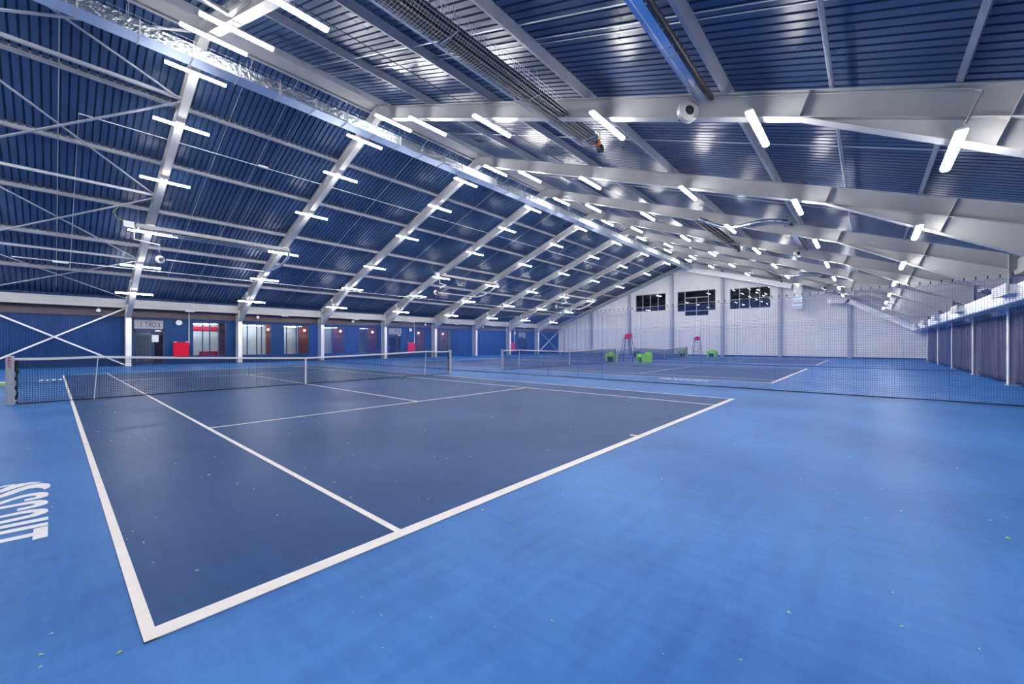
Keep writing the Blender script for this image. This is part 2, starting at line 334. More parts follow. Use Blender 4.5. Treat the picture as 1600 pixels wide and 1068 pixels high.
# ------------------------------------------------------------------ portal frames
DEP = 0.5; FW = 0.26; FT = 0.016
def frame(x, k):
    names = ['behind the camera and out of the picture'] + [ORD[i] + ' from the camera' for i in range(8)]
    if k == 1: names[1] = 'nearest to the camera, left edge of the picture'
    t = thing('portal_frame', (x, YR, 0), 'grey steel portal frame, ' + names[k], 'steel frame', 'portal frames')
    for s in (1, -1):
        def q(a, z): return (s * a, z)
        def flange(a0, z0, a1, z1, mb, w_=FW):
            pts = [q(a0, z0), q(a1, z1), q(a1, z1 - FT), q(a0, z0 - FT)]
            mb.prism_x(pts if s < 0 else pts[::-1], -w_ / 2, w_ / 2)
        def plate(pts, mb, th=0.010):
            pts = [q(*p) for p in pts]; mb.prism_x(pts, -th / 2, th / 2)
        A = HALF; zc = ZT - SL * A
        mb = MB(); flange(0, ZT, A + .55, ZT - SL * (A + .55), mb); flange(0, ZT - DEP + FT, A, zc - DEP + FT, mb)
        plate([(0, ZT), (A, zc), (A, zc - DEP), (0, ZT - DEP)], mb); part('rafter', mb, 'steel', t)
        mb = MB(); a0 = 14.5; zb0 = ZT - SL * a0 - DEP; zb1 = 3.02
        flange(a0, zb0 + FT, A, zb1 + FT, mb); plate([(a0, zb0), (A, zc - DEP), (A, zb1)], mb); part('haunch', mb, 'steel', t)
        mb = MB()
        mb.box(-FW / 2, FW / 2, min(s * A, s * (A + FT)), max(s * A, s * (A + FT)), 0.0, zc - .02)
        mb.box(-FW / 2, FW / 2, min(s * (A + .58), s * (A + .6)), max(s * (A + .58), s * (A + .6)), 0.0, zc - .24)
        plate([(A, 0), (A + .59, 0), (A + .59, zc - .24), (A, zc - .02)], mb)
        mb.box(-FW / 2, FW / 2, min(s * A, s * (A + .59)), max(s * A, s * (A + .59)), 2.98, 2.995)
        mb.box(-FW / 2 - .03, FW / 2 + .03, min(s * (A - .04), s * (A + .6)), max(s * (A - .04), s * (A + .6)), 0, 0.02)
        col = part('column', mb, 'steel', t)
        cv = MB().box(-FW / 2 - .004, FW / 2 + .004, min(s * (A - .014), s * A), max(s * (A - .014), s * A), 0.02, 2.96)
        part('column_cover', cv, 'whitecol', t, label='white cover on the lower face of the column')
        for (a, slant) in ((a0, 0.0), (16.95, 0.0)):
            zt = ZT - SL * (a + .16) - FT; zb = ZT - SL * a - DEP if a == a0 else zb0 - (zb0 - zb1) * (a - .15 - a0) / (A - a0)
            mb = MB(); yy0, yy1 = s * (a if a == a0 else a - .15), s * (a + 0.16)
            pts = [(yy0, zb + FT), (yy0 + .012, zb + FT), (yy1 + .012, zt), (yy1, zt)]
            mb.prism_x(pts, -FW / 2 + .005, FW / 2 - .005); part('stiffener_plate', mb, 'steel', t)
    return t
for k, x in enumerate(FR): frame(x, k)
# gable rafters
t = thing('gable_rafter', (XB - 0.22, YR, 0), 'light grey sloping rafters along the top of the white far gable wall', 'rafter')
for s in (1, -1):
    mb = MB(); pts = [(0, ZT), (s * (HALF + .3), ZT - SL * (HALF + .3)), (s * (HALF + .3), ZT - SL * (HALF + .3) - .32), (0, ZT - .32)]
    mb.prism_x(pts if s < 0 else pts[::-1], -.09, .09); part('rafter', mb, 'gcol', t)

# eave beams
for s, side in ((1, 'left'), (-1, 'right')):
    mb = MB(); y0 = YR + s * (HALF + .12)
    def yb(a, b): return (min(y0 + s * a, y0 + s * b), max(y0 + s * a, y0 + s * b))
    mb.box(XA, XB - .05, *yb(0.07, .36), 3.84, 4.16); mb.box(XA, XB - .05, *yb(0, .36), 3.62, 3.80); mb.box(XA, XB - .05, *yb(.12, .36), 3.80, 3.84)
    tag(link('eave_beam', mb, 'steel'), f'deep light grey eave beam running along the top of the {side} wall', 'beam')
for k in range(1, 8):
    x = XF0 + DX * (k - 1) + 3.1
    mb = MB().box(x - .25, x + .25, YR + HALF + .08, YR + HALF + .3, 3.56, 3.619)
    tag(link('joint_plate', mb, 'white'), f'white joint plate under the left eave beam, {ORD[k-1]} from the camera', 'plate', 'joint plates under the left eave beam')

# ------------------------------------------------------------------ bracing in the left end bay
xa, xb = FR[0], FR[1]
STR = [15.8, 21.4, 27.0]
for i, y in enumerate(STR):
    z = ztop(y) - 0.2
    tag(link('bracing_strut', MB().beam((xa + .02, y, z), (xb - .02, y, z), .1, .1), 'steel2'), 'tubular strut between the two end frames, ' + ['nearest the ridge', 'middle one', 'nearest the eave'][i], 'strut', 'struts in the braced bay')
    tag(link('bracing_strut', MB().beam((xa + .02, 2 * YR - y, z), (xb - .02, 2 * YR - y, z), .1, .1), 'steel2'), 'grey tubular strut on the right slope above the camera, ' + ['nearest the ridge', 'middle one', 'nearest the eave'][i], 'strut', 'struts in the braced bay')
BR = [(10.2, 15.8), (15.8, 21.4), (21.4, 27.0), (27.0, 31.8)]
for i, (ya, yb_) in enumerate(BR):
    for j in range(2):
        p = (xa + .05, ya if j else yb_, 0); q = (xb - .05, yb_ if j else ya, 0)
        if i == 0 and True: ztf = lambda y: ztop(y) - .28
        else: ztf = lambda y: ztop(y) - .26
        off = 0.03 * (1 if j else -1)
        if i == 0:
            y0 = 12.98
            p = (xa + .05, y0 if j else 15.8, 0); q = (xb - .05, 15.8 if j else y0, 0)
        P_ = (p[0], p[1], ztf(p[1]) + off); Q_ = (q[0], q[1], ztf(q[1]) + off)
        tag(link('roof_brace', MB().beam(P_, Q_, .085, .04) if j == 0 else MB().beam(P_, Q_, .07, .035), 'steel2'),
            f'{["top", "second", "third", "lowest"][i]} diagonal roof brace of the left end bay, ' + ('falling to the left' if j == 0 else 'falling to the right'), 'brace', 'diagonal roof braces')
mk = [((xa + .13, 32.1, 3.4), (xb - .13, 32.1, 0.06)), ((xa + .13, 32.2, 0.06), (xb - .13, 32.2, 3.6))]
for j, (p, q) in enumerate(mk):
    tag(link('wall_brace', MB().beam(p, q, .06, .08), 'whitecol'), 'pale diagonal steel brace on the left wall, ' + ('running down to the right' if j == 0 else 'rising to the right'), 'brace', 'wall braces left of the door')
mk = [((FR[8] + .13, 32.1, 3.4), (XB - .4, 32.1, 0.06)), ((FR[8] + .13, 32.2, 0.06), (XB - .4, 32.2, 3.4))]
for j, (p, q) in enumerate(mk):
    tag(link('wall_brace', MB().beam(p, q, .06, .08), 'whitecol' if j else 'steel2'), 'thin wall brace in the far left corner bay, ' + ('running down to the right' if j == 0 else 'rising to the right'), 'brace', 'wall braces in the far corner')

# sag rods between purlins, conduits and wires on the roof
def slope_pts(x, s, a0, a1, dz): return [(x, YR + s * a0, ZT - SL * a0 + dz), (x, YR + s * a1, ZT - SL * a1 + dz)]
for k in range(0, 9):
    x = FR[k] + 3.0 if k < 8 else FR[8] + 3.0
    for s, side in ((1, 'left'), (-1, 'right')):
        bay = 'the end bay' if k == 0 else f'bay {["one","two","three","four","five","six","seven","eight"][k-1]} from the camera'
        tag(link('sag_rod', MB().tube(slope_pts(x, s, .5, 18.6, .12), .016, 6), 'mesh'), f'thin sag rod down the {side} roof slope in {bay}', 'rod', 'sag rods')
def along(y, dz, x0, x1, r, m, label, name='conduit', cat='conduit'):
    z = ztop(y) + dz; tag(link(name, MB().tube([(x0, y, z), (x1, y, z)], r, 8), m), label, cat)
along(-1.98, 0.06, XA, XB - .3, .035, 'steel2', 'round grey tube running along the right roof slope near the eave', 'roof_tube', 'tube')
along(7.8, 0.10, XA, XB - .3, .012, 'dgrey', 'thin dark cable strung along the right roof slope below the ridge', 'cable', 'cable')
z_ = ztop(18.25) + .075
tag(link('junction_box', MB().box(5.95, 6.35, 18.19, 18.31, ztop(18.25) + .05, ztop(18.25) + .14), 'white'), 'small white junction box on the conduit of the upper left roof slope', 'box')
tag(link('junction_box', MB().box(-.3, .25, 27.74, 27.86, ztop(27.8) - .43, ztop(27.8) - .33), 'white'), 'white junction box on the lower left conduit, in the end bay', 'box')
tag(link('conduit', MB().tube([(0.33, 29.5, ztop(29.5) + .15), (.33, 18.25, z_), (XB - .4, 18.25, z_)], .018, 6), 'white'), 'thin white conduit bent at the corner, running along the upper left roof slope', 'conduit')
z_ = ztop(27.8) - .35
tag(link('conduit', MB().tube([(-1.6, 27.8, z_), (XB - 3, 27.8, z_)], .02, 6), 'white'), 'white conduit strung along the lower left roof slope past the fans', 'conduit')
for j, x in enumerate((4.4, 6.45, 6.62)):
    tag(link('roof_wire', MB().tube(slope_pts(x, 1, .5, 18.4, .17), .010 if j else .012, 5), 'mesh'), ['thin wire down the left roof slope, close to the nearest frame', 'left one of a pair of thin wires down the left roof slope', 'right one of a pair of thin wires down the left roof slope'][j], 'wire')
    if j: tag(link('roof_wire', MB().tube(slope_pts(x, -1, .5, 18.4, .17), .010, 5), 'mesh'), ['', 'left one of a pair of thin wires down the right roof slope', 'right one of a pair of thin wires down the right roof slope'][j], 'wire')
# conduit clipped along the fourth-nearest rafter web, with drops to the lamps
fx = FR[2] - .02
for s, side in ((-1, 'right'),):
    pts = [(fx - .02, YR + s * a, ZT - SL * a - .045) for a in (1.0, 16.55)]
    pts += [(fx - .03, YR + s * 16.62, ZT - SL * 16.62 - .07), (fx - .10, YR + s * 16.68, ZT - SL * 16.68 - .12), (8.15, YR + s * 16.43, 4.40)]
    tag(link('conduit', MB().tube(pts, .014, 8), 'steel'), 'grey conduit along the top of the big right rafter, bent down to its last lamp', 'conduit')

t = thing('channel_bracket', (2.65, 9.4, 9.55), 'grey steel channel bracket hanging beside the nearest rafter at the top edge of the picture', 'bracket')
part('channel', MB().beam((0, 0, 0), (-.9, -.1, .05), .09, .06), 'steel', t); part('channel', MB().beam((0, 0, 0), (.15, -.9, -.05), .09, .06), 'steel', t)
part('rod', MB().tube([(-.05, .05, 0), (-.05, .05, .48)], .012, 6), 'mesh', t)

# ------------------------------------------------------------------ lamps
LY = [(1.13, 10.30), (3.38, 9.37), (6.65, 8.20), (10.62, 6.78), (13.83, 5.56), (16.40, 4.31)]
def build_lamp():
    t = thing('tube_light', (0, 0, 0), 'x', 'light')
    Lh = 0.81; w_ = .062
    pr = [(-w_, 0.01), (-w_ * .95, -.02), (-w_ * .6, -.045), (0, -.055), (w_ * .6, -.045), (w_ * .95, -.02), (w_, 0.01)]
    part('diffuser', MB().prism_x(pr, -Lh, Lh), 'lampw', t)
    hb = MB().prism_x([(-w_, .012), (w_, .012), (w_ * .8, .045), (-w_ * .8, .045)], -Lh - .015, Lh + .015)
    part('housing', hb, 'lamph', t)
    for x in (-.13, .13):
        part('hanger', MB().tube([(x, 0, .045), (x * .8, 0, .42)], .004, 5).box(x - .02, x + .02, -w_ - .004, w_ + .004, .012, .05), 'steel', t)
    return t
proto = build_lamp(); first = True
for k, x in enumerate(FR):
    for s in (1, -1):
        for j, (a, z) in enumerate(LY):
            side = 'left' if s > 0 else 'right'
            fr = 'the frame behind the camera' if k == 0 else f'the {ORD[k-1]} frame from the camera'
            pos = ['next to the ridge duct', 'second down from the ridge', 'third down from the ridge', 'third up from the eave', 'second up from the eave', 'lowest, by the eave'][j]
            lab = f'{side} slope tube light on {fr}, {pos}'
            loc = (x + .03, YR + s * a, z)
            if first: o = proto; o.location = loc; o['label'] = lab; first = False
            else: o = dup(proto, loc, lab)
            o['group'] = 'tube lights hung under the roof frames'

# ------------------------------------------------------------------ walls
def holed_wall(name, plane, t0, t1, a0, a1, top, holes, m, axis):
    """axis 'x': the wall stands in plane y; axis 'y': in plane x. top(a) gives the height"""
    cuts = sorted(set([a0, a1, YR if axis == 'y' else a0] + [h[0] for h in holes] + [h[1] for h in holes]))
    mb = MB()
    for a, b in zip(cuts[:-1], cuts[1:]):
        if b <= a0 or a >= a1: continue
        hs = sorted([(h[2], h[3]) for h in holes if h[0] <= a + 1e-6 and h[1] >= b - 1e-6]); z = -0.1; segs = []
        for h0, h1 in hs:
            if h0 > z: segs.append((z, z, h0, h0))
            z = h1
        segs.append((z, z, top(a), top(b)))
        for za, zb, zc, zd in segs:
            pts = [(a, za), (b, zb), (b, zd), (a, zc)]
            if axis == 'x': mb.prism_y(pts, t0, t1)
            else: mb.prism_x(pts, t0, t1)
    return struct(name, mb, m)
WIN = [(6.2, 8.2), (9.2, 11.2), (12.1, 14.1), (15.3, 17.2), (18.6, 20.6), (24.9, 26.1), (27.7, 29.7)]
DOOR = [(3.1, 4.72), (21.6, 23.2), (41.1, 43.4)]
holes = [(a, b, .52, 2.92) for a, b in WIN] + [(a, b, 0.0, 3.0) for a, b in DOOR]
holed_wall('wall_left', WL, WL, WL + .15, XA, XB, lambda a: 4.45, holes, 'wallblue', 'x')
struct('trim_1', MB().box(XA, XB - .02, WL - .03, WL - .002, 3.06, 3.80), 'brown')
holed_wall('wall_right', WR, WR - .15, WR, XA, XB, lambda a: 4.45, [], 'wallr', 'x')
gh = [(16.43, 20.36, 5.45, 7.78), (10.69, 11.45, 5.32, 7.77), (11.45, 14.12, 4.74, 7.77), (14.12, 15.02, 5.32, 7.77), (5.3, 9.23, 5.3, 7.63)]
holed_wall('wall_far', XB, XB, XB + .15, WR - .1, WL + .1, lambda a: ztop(a) + .26, gh, 'gable', 'y')
holed_wall('wall_rear', XA, XA - .15, XA, WR - .1, WL + .1, lambda a: ztop(a) + .26, [], 'gable', 'y')
struct('baseboard_far', MB().box(XB - .02, XB, -6.3, 32.0, 0, .12), 'wallr')

# wall net in front of the left wall
def net_strands(mb, P, n, rows, zf, r, sub):
    """P(i)->(x, y); zf(i, row)->z; sub: horizontal resolution"""
    for i in range(n + 1):
        x, y = P(i); mb.tube([(x, y, zf(i, 0)), (x, y, zf(i, rows))], r, 3, False)
    for j in range(rows + 1):
        st = max(1, n // sub); pts = [(*P(i), zf(i, j)) for i in list(range(0, n, st)) + [n]]
        mb.tube(pts, r, 3, False)
t = thing('wall_net', (0, 0, 0), 'fine dark blue protective net stretched in front of the whole left wall', 'net')
nn = int((XB - .5 - XA) / .06); mb = MB()
net_strands(mb, lambda i: (XA + .2 + i * .06, WL - .07), nn, 51, lambda i, j: .03 + j * .06, .0016, 8)
part('netting', mb, 'wallnet', t)
part('border_rope', MB().tube([(XA + .2, WL - .07, 3.09), (XB - .4, WL - .07, 3.09)], .008, 6), 'wallnet', t)

# rooms behind the left wall
struct('floor', MB().box(2, 46, WL + .15, 36.2, -.15, -.02), 'grey')
struct('ceiling', MB().box(2, 46, WL + .15, 36.2, 3.0, 3.1), 'white')
mb = MB(); mb.box(2, 46, 36.0, 36.2, -.1, 3.05); mb.box(1.9, 2, WL + .15, 36.2, -.1, 3.05); mb.box(46, 46.1, WL + .15, 36.2, -.1, 3.05); struct('wall_room', mb, 'pale')
bys = [(8.25, 9.6), (11.6, 12.95), (14.1, 16.2), (17.3, 19.6), (20.7, 31.9)]
def back(x, y): return x + (x + .28) / 35.0 * (y - 32.6)
for i, (a, b) in enumerate([(7.7, 8.9), (10.82, 11.9), (13.25, 15.0), (16.15, 18.3), (19.4, 31.0)]):
    a_, b_ = back(a, 34.85), back(b, 34.85)
    mb = MB().box(a_, b_, 34.7, 34.95, -.02, 2.99)
    tag(link('brick_partition', mb, 'brick'), 'dark red brick partition seen through the ' + ['first', 'second', 'third', 'fourth', 'fifth'][i] + ' window along the left wall', 'partition', 'brick partitions behind the windows')
for i, (a, b, c) in enumerate([(5.0, 7.5, .6), (8.7, 10.6, .6), (11.9, 13.0, .6), (15.0, 15.9, .6)]):
    x0, x1 = back(a, 35.3), back(b, 35.3)
    t = thing('strip_light', ((x0 + x1) / 2, 35.2, 2.9), 'white ceiling strip light behind the ' + ['first', 'second', 'third', 'fourth'][i] + ' window on the left', 'light', 'strip lights in the side room')
    hw = (x1 - x0) / 2
    part('tube', MB().box(-hw, hw, -.04, .04, -.04, 0), 'glow', t); part('holder', MB().box(-hw, hw, -.06, .06, 0, .06), 'white', t)
mb = MB().box(back(6.15, 35.9), back(8.0, 35.9), 35.9, 35.98, 2.42, 2.72)
tag(link('wall_banner', mb, 'red'), 'red band high on the back wall inside the first window', 'banner')
t = thing('sofa', (back(7.25, 34), 34, 0), 'dark red sofa inside the room behind the first window', 'sofa')
part('seat', MB().box(-.6, .6, -.35, .35, 0.0, .42), 'red', t); part('backrest', MB().box(-.6, .6, .35, .5, .0, .82), 'red', t)
for sx in (-1, 1): part('armrest', MB().box(min(sx * .6, sx * .72), max(sx * .6, sx * .72), -.35, .5, .0, .6), 'red', t)
for i, (x, z) in enumerate([(11.42, 2.55), (14.29, 2.55), (17.5, 2.57), (20.75, 2.55), (26.25, 2.57), (29.64, 2.53)]):
    t = thing('pendant_bulb', (x, 34.0, z), 'glowing warm bulb hanging behind ' + ['window two', 'window three', 'window four', 'window five', 'the narrow window beside the second door', 'the farthest window'][i], 'bulb', 'pendant bulbs in the side room')
    part('globe', MB().tube([(0, 0, -.07), (0, 0, -.055), (0, 0, 0), (0, 0, .05), (0, 0, .07)], [.02, .05, .07, .045, .02], 10), 'bulb', t, True)
    part('cord', MB().tube([(0, 0, .07), (0, 0, 3.0 - z)], .006, 6), 'black', t)
# windows
for i, (a, b) in enumerate(WIN):
    mb = MB(); y0, y1 = WL + .01, WL + .1; f = .05
    mb.box(a, b, y0, y1, .52, .52 + f); mb.box(a, b, y0, y1, 2.92 - f, 2.92); mb.box(a, a + f, y0, y1, .52, 2.92); mb.box(b - f, b, y0, y1, .52, 2.92)
    ms = [[.29, .5, .77], [.18, .5, .66], [.12, .5, .58], [.42], [.35], [], [.15, .75]][i]
    for q in ms: mb.box(a + (b - a) * q - .03, a + (b - a) * q + .03, y0, y1, .57, 2.87)
    w_ = struct(f'window_{i+1}', mb, 'winframe')
    pane = link('pane', MB().box(a + f, b - f, WL + .05, WL + .056, .57, 2.87), 'glass', w_)
# doors
def door(i, a, b, num, posname):
    y0, y1 = WL + .01, WL + .12; zt = 2.33
    mb = MB(); mb.box(a, a + .12, y0, y1, 0, zt); mb.box(b - .1, b, y0, y1, 0, zt); mb.box(a, b, y0, y1, 2.22, zt); mb.box(a, b, y0, y1, 2.93, 3.0)
    mb.box(a + 1.0, a + 1.08, y0, y1, 0, 2.22); mb.box(a + .12, b - .1, y0, y1, 0, .12)
    mb.box(a, b, y0 + .06, y1, zt, 2.95)
    d = struct(f'door_{i}', mb, 'winframe')
    leaf = MB()
    lx0, lx1 = a + .14, a + .98
    for x in (lx0, lx1 - .06): leaf.box(x, x + .06, y0 + .02, y0 + .07, .12, 2.2)
    leaf.box(lx0, lx1, y0 + .02, y0 + .07, 2.1, 2.2); leaf.box(lx0, lx1, y0 + .02, y0 + .07, .12, .25)
    lf = link('leaf', leaf, 'winframe', d)
    link('handle', MB().tube([(lx0 + .03, y0 - .02, 1.02), (lx0 + .2, y0 - .02, 1.02)], .014, 6).tube([(lx0 + .03, y0 - .02, 1.02), (lx0 + .03, y0 + .03, 1.02)], .014, 6), 'alu', lf)
    link('pane', MB().box(lx0 + .06, lx1 - .06, y0 + .04, y0 + .046, .25, 2.1), 'glassd', lf)
    link('pane', MB().box(a + 1.08, b - .1, y0 + .04, y0 + .046, .12, 2.22), 'glassd', d)
    t = thing('court_sign', ((a + b) / 2, WL - .02, 2.64), f'grey sign board with mirrored dark letters above the door {posname}', 'sign', 'signs above the doors')
    part('board', MB().box(-.72, .72, 0, .02, -.28, .28), 'signg', t)
    mb = text_mesh(f'KORT {num}.', .40, .002); xs_ = [v[0] for v in mb.v]; ys_ = [v[1] for v in mb.v]; ax_ = (min(xs_) + max(xs_)) / 2; kx = 1.05 / (max(xs_) - min(xs_)); ay_ = (min(ys_) + max(ys_)) / 2; ky = .34 / (max(ys_) - min(ys_))
    mb.v = [((x - ax_) * kx + .02, -.004 - z, (y - ay_) * ky) for x, y, z in mb.v]
    part('lettering', mb, 'signtxt', t)
    t2 = thing('exit_light', ((a + b) / 2 + .45, WL - .02, 2.24), f'small white exit light box on the frame of the door {posname}', 'light', 'small lights over the doors')
    part('box', MB().box(-.14, .14, -.05, .02, -.04, .05), 'white', t2)
door(1, *DOOR[0], 1, 'beside the nearest left column'); door(2, *DOOR[1], 2, 'halfway along the left wall'); door(3, *DOOR[2], 3, 'near the far corner')
for i, x in enumerate((3.5, 3.64, 3.78, 3.92)):
    tag(link('hanging_pole', MB().tube([(x, 33.1, .2), (x, 33.1, 2.0)], .015 + .006 * (i % 2), 6), 'grey'), 'grey upright pole standing behind the first glass door, ' + ['leftmost', 'second from left', 'third from left', 'rightmost'][i], 'pole', 'poles behind the first door')
tag(link('brick_partition', MB().box(4.35, 5.2, 34.0, 34.2, -.02, 2.2), 'brick'), 'low red brick wall seen through the glass at the right of the first door', 'partition')
tag(link('paper_notice', MB().box(4.05, 4.40, WL - .004, WL + .008, 1.5, 1.96), 'white'), 'white paper notice on the glass of the first door', 'notice')
# clocks, red cabinets with their pipes, speakers
for i, x in enumerate((5.44, 24.15, 40.6)):
    t = thing('wall_clock', (x, WL - .15, 2.82), 'round white wall clock ' + ['between the first door and window', 'above the second red cabinet', 'beside the farthest door'][i], 'clock', 'wall clocks')
    part('case', MB().disc((0, .03, 0), (0, 1, 0), .17, .06, 24), 'white', t, True)
    part('face', MB().disc((0, -.004, 0), (0, 1, 0), .15, .008, 24), 'lamph', t)
    part('hand', MB().beam((0, -.012, 0), (.02, -.012, .11), .006, .012).beam((0, -.012, 0), (-.06, -.012, .03), .006, .014), 'black', t)
for i, x in enumerate((5.12, 23.75, 39.6)):
    t = thing('red_cabinet', (x, WL - .09, .55), 'bright red wall cabinet ' + ['between the first door and the first window', 'right of the second door', 'beside the second last left column'][i], 'cabinet', 'red cabinets on the left wall')
    part('body', MB().box(0, .84, -.22, .0, 0, .95), 'red', t)
    for dx in (.02, .66): part('bracket', MB().box(dx, dx + .16, -.2, -0.02, .95, .985), 'white', t)
    part('pipe', MB().tube([(.87, -.03, .78), (.87, -.03, 3.05)], .022, 8), 'white', t, label='white conduit running up from the cabinet')
for i, x in enumerate((1.57, 10.17, 17.85, 25.9, 34.5)):
    t = thing('alarm_speaker', (x, 32.30, 3.46), 'small white speaker under the left eave beam, ' + ['above the crossed wall braces', 'above the second window', 'above the fourth window', 'right of the second door', 'nearest the far corner'][i], 'speaker', 'round speakers under the left eave')
    part('dome', MB().tube([(0, -.02, -.05), (0, 0, -.05), (0, .06, -.05), (0, .1, -.05)], [.04, .11, .11, .06], 14), 'white', t, True)
    part('bracket', MB().box(-.02, .02, .0, .07, -.02, .162), 'steel', t)

# gable columns, windows
for i, y in enumerate((26.92, 21.16, 15.6, 9.95, 4.44, -1.13)):
    mb = MB(); zt = ztop(y) - .34
    mb.box(XB - .32, XB - .30, y - .14, y + .14, 0, zt); mb.box(XB - .03, XB - .01, y - .14, y + .14, 0, zt); mb.box(XB - .30, XB - .03, y - .01, y + .01, 0, zt)
    tag(link('gable_column', mb, 'gcol'), f'grey steel column against the white gable wall, {ORD[i]} from the left', 'column', 'gable columns')
def gwin(n, rects, verts, hors=()):
    mb = MB(); x0, x1 = XB + .02, XB + .1; f = .06
    for (a, b, c, d) in rects:
        mb.box(x0, x1, a, b, c, c + f); mb.box(x0, x1, a, b, d - f, d); mb.box(x0, x1, a, a + f, c, d); mb.box(x0, x1, b - f, b, c, d)
    for (y, c, d) in verts: mb.box(x0, x1, y - .035, y + .035, c, d)
    for (a, b, z) in hors: mb.box(x0, x1, a, b, z - .05, z + .05)
    w_ = struct(f'window_{n}', mb, 'gcol')
    for (a, b, c, d) in rects: link('pane', MB().box(XB + .05, XB + .056, a + f, b - f, c + f, d - f), 'glassd', w_)
gwin(8, [(16.43, 20.36, 5.45, 7.78)], [(17.4, 5.5, 7.7), (18.4, 5.5, 7.7), (19.4, 5.5, 7.7)])
gwin(9, [(10.69, 15.02, 5.32, 7.77)], [(14.12, 4.74, 7.7), (11.47, 4.74, 7.7), (12.8, 4.74, 6.9)], [(11.47, 14.12, 6.95), (11.47, 14.12, 4.78)])
gwin(10, [(5.3, 9.23, 5.3, 7.63)], [(6.3, 5.3, 7.6), (7.27, 5.3, 7.6), (8.25, 5.3, 7.6)])
mb = MB()
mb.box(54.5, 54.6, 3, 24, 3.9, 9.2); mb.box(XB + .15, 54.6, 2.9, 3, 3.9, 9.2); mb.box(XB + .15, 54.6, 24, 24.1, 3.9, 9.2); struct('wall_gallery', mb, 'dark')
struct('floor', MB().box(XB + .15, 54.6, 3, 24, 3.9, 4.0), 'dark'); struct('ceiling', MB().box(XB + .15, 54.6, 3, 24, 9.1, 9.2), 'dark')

# white drapes hanging on the left half of the gable, one between each pair of columns
def wall_drape(ya, yb, where):
    n = int((yb - ya) / .07); yc = (ya + yb) / 2; vs = []; R_ = 6
    for r in range(R_ + 1):
        for i in range(n + 1):
            y = ya + (yb - ya) * i / n; top = min(5.6, ztop(y) - .55); h = .02 + (top - .02) * r / R_
            x = -.12 + .030 * math.sin(y * 9 + .3 * math.sin(h * 2)) + .018 * math.sin(y * 23 + 1 + h * .4) + .012 * math.sin(y * 4 + h * 3)
            vs.append((x, y - yc, h))
    mb = MB().add(vs, [(r * (n + 1) + i, r * (n + 1) + i + 1, (r + 1) * (n + 1) + i + 1, (r + 1) * (n + 1) + i) for r in range(R_) for i in range(n)])
    o = link('wall_drape', mb, 'drape', None, True); o.location = (XB, yc, 0)
    md = o.modifiers.new('thick', 'SOLIDIFY'); md.thickness = .006
    tag(o, 'white wrinkled drape hanging on the gable wall, ' + where, 'drape', 'white drapes on the gable wall')
wall_drape(27.1, 31.5, 'in the far left corner'); wall_drape(21.34, 26.74, 'between the first and second grey columns'); wall_drape(15.78, 20.98, 'below the leftmost gallery window')

# ------------------------------------------------------------------ grey curtains on the right side
def side_curtain(k):
    x0 = FR[k] + .2 if k < 9 else 0; x1 = x0 + DX - .4; mb = MB(); n = 260; vs = []
    random.seed(40 + k); ph = [random.uniform(0, 6) for _ in range(4)]
    H = [2.38, 1.9, 1.2, .6, .25, .03]
    for h in H:
        u = 1 - h / 2.5
        for i in range(n + 1):
            x = x0 + (x1 - x0) * i / n
            a = .10 * math.sin(x * 10 + ph[0]) + .05 * math.sin(x * 19 + ph[1] + u) + .02 * math.sin(x * 41 + ph[3]) + .03 * u * math.sin(x * 5 + ph[2])
            vs.append((x + .03 * u * math.sin(x * 9 + ph[3]), -6.07 + a * .8 - .03 * u, h + (.04 * math.sin(x * 3 + ph[1]) if h < .1 else 0) + (.02 if h < .1 else 0)))
    m_ = n + 1; mb.add(vs, [(r * m_ + i, (r + 1) * m_ + i, (r + 1) * m_ + i + 1, r * m_ + i + 1) for r in range(len(H) - 1) for i in range(n)])
    t = thing('side_curtain', ((x0 + x1) / 2, -6.07, 0), f'grey pleated curtain on the right wall, {["nearest","second","third","fourth","fifth","sixth","farthest"][k-1]} along from the camera', 'curtain', 'grey curtains on the right wall')
    mb.v = [(v[0] - (x0 + x1) / 2, v[1] + 6.07, v[2]) for v in mb.v]
    o = part('fabric', mb, 'curtain', t, True); md = o.modifiers.new('thick', 'SOLIDIFY'); md.thickness = .006
    part('rail', MB().tube([(-(x1 - x0) / 2, 0, 2.40), ((x1 - x0) / 2, 0, 2.40)], .02, 6), 'steel', t)
for k in range(1, 8): side_curtain(k)

# ------------------------------------------------------------------ foil ducts
def rectduct(mb, p, q, w_, h, up=(0, 0, 1)): return mb.beam(p, q, w_, h, up)
t = thing('ridge_duct', (0, 13.13, 10.1), 'long silver foil duct slung under the roof ridge and bent down the far gable', 'duct')
L0, L1 = XA + .3, 49.9; ww = .54; hh = .38
part('duct_side', MB().box(L0, L1, -ww / 2, ww / 2, .02, hh), 'foil', t, label='crinkled foil lagging on the sides of the duct')
part('duct_underside', MB().box(L0, L1, -ww / 2 + .004, ww / 2 - .004, 0, .02), 'duct', t, label='smooth silver underside')
x = L0 + .5
while x < L1 - .2:
    mb = MB(); mb.box(x - .015, x + .015, -ww / 2 - .025, ww / 2 + .025, -.02, 0.0); mb.box(x - .015, x + .015, -ww / 2 - .02, -ww / 2, 0, hh + .02)
    part('joint_flange', mb, 'steel', t); x += 1.22
x = L0 + 1.0; k = 0
while x < L1 - .2:
    mb = MB()
    for s in (-1, 1): mb.tube([(x, s * (ww / 2 + .01), .0), (x, s * (ww / 2 - .05), 1.0)], .006, 5)
    part('hanger', mb, 'steel', t); x += 3.01
wires = MB(); x = L0
while x < L1:
    wires.tube([(x, -ww / 2 - .012, .02), (x, -ww / 2 - .012, hh + .10)], .005, 4); x += .41
    if len(wires.v) > 60000: break
wires.tube([(L0, -ww / 2 - .012, hh + .09), (L1, -ww / 2 - .012, hh + .09)], .005, 4)
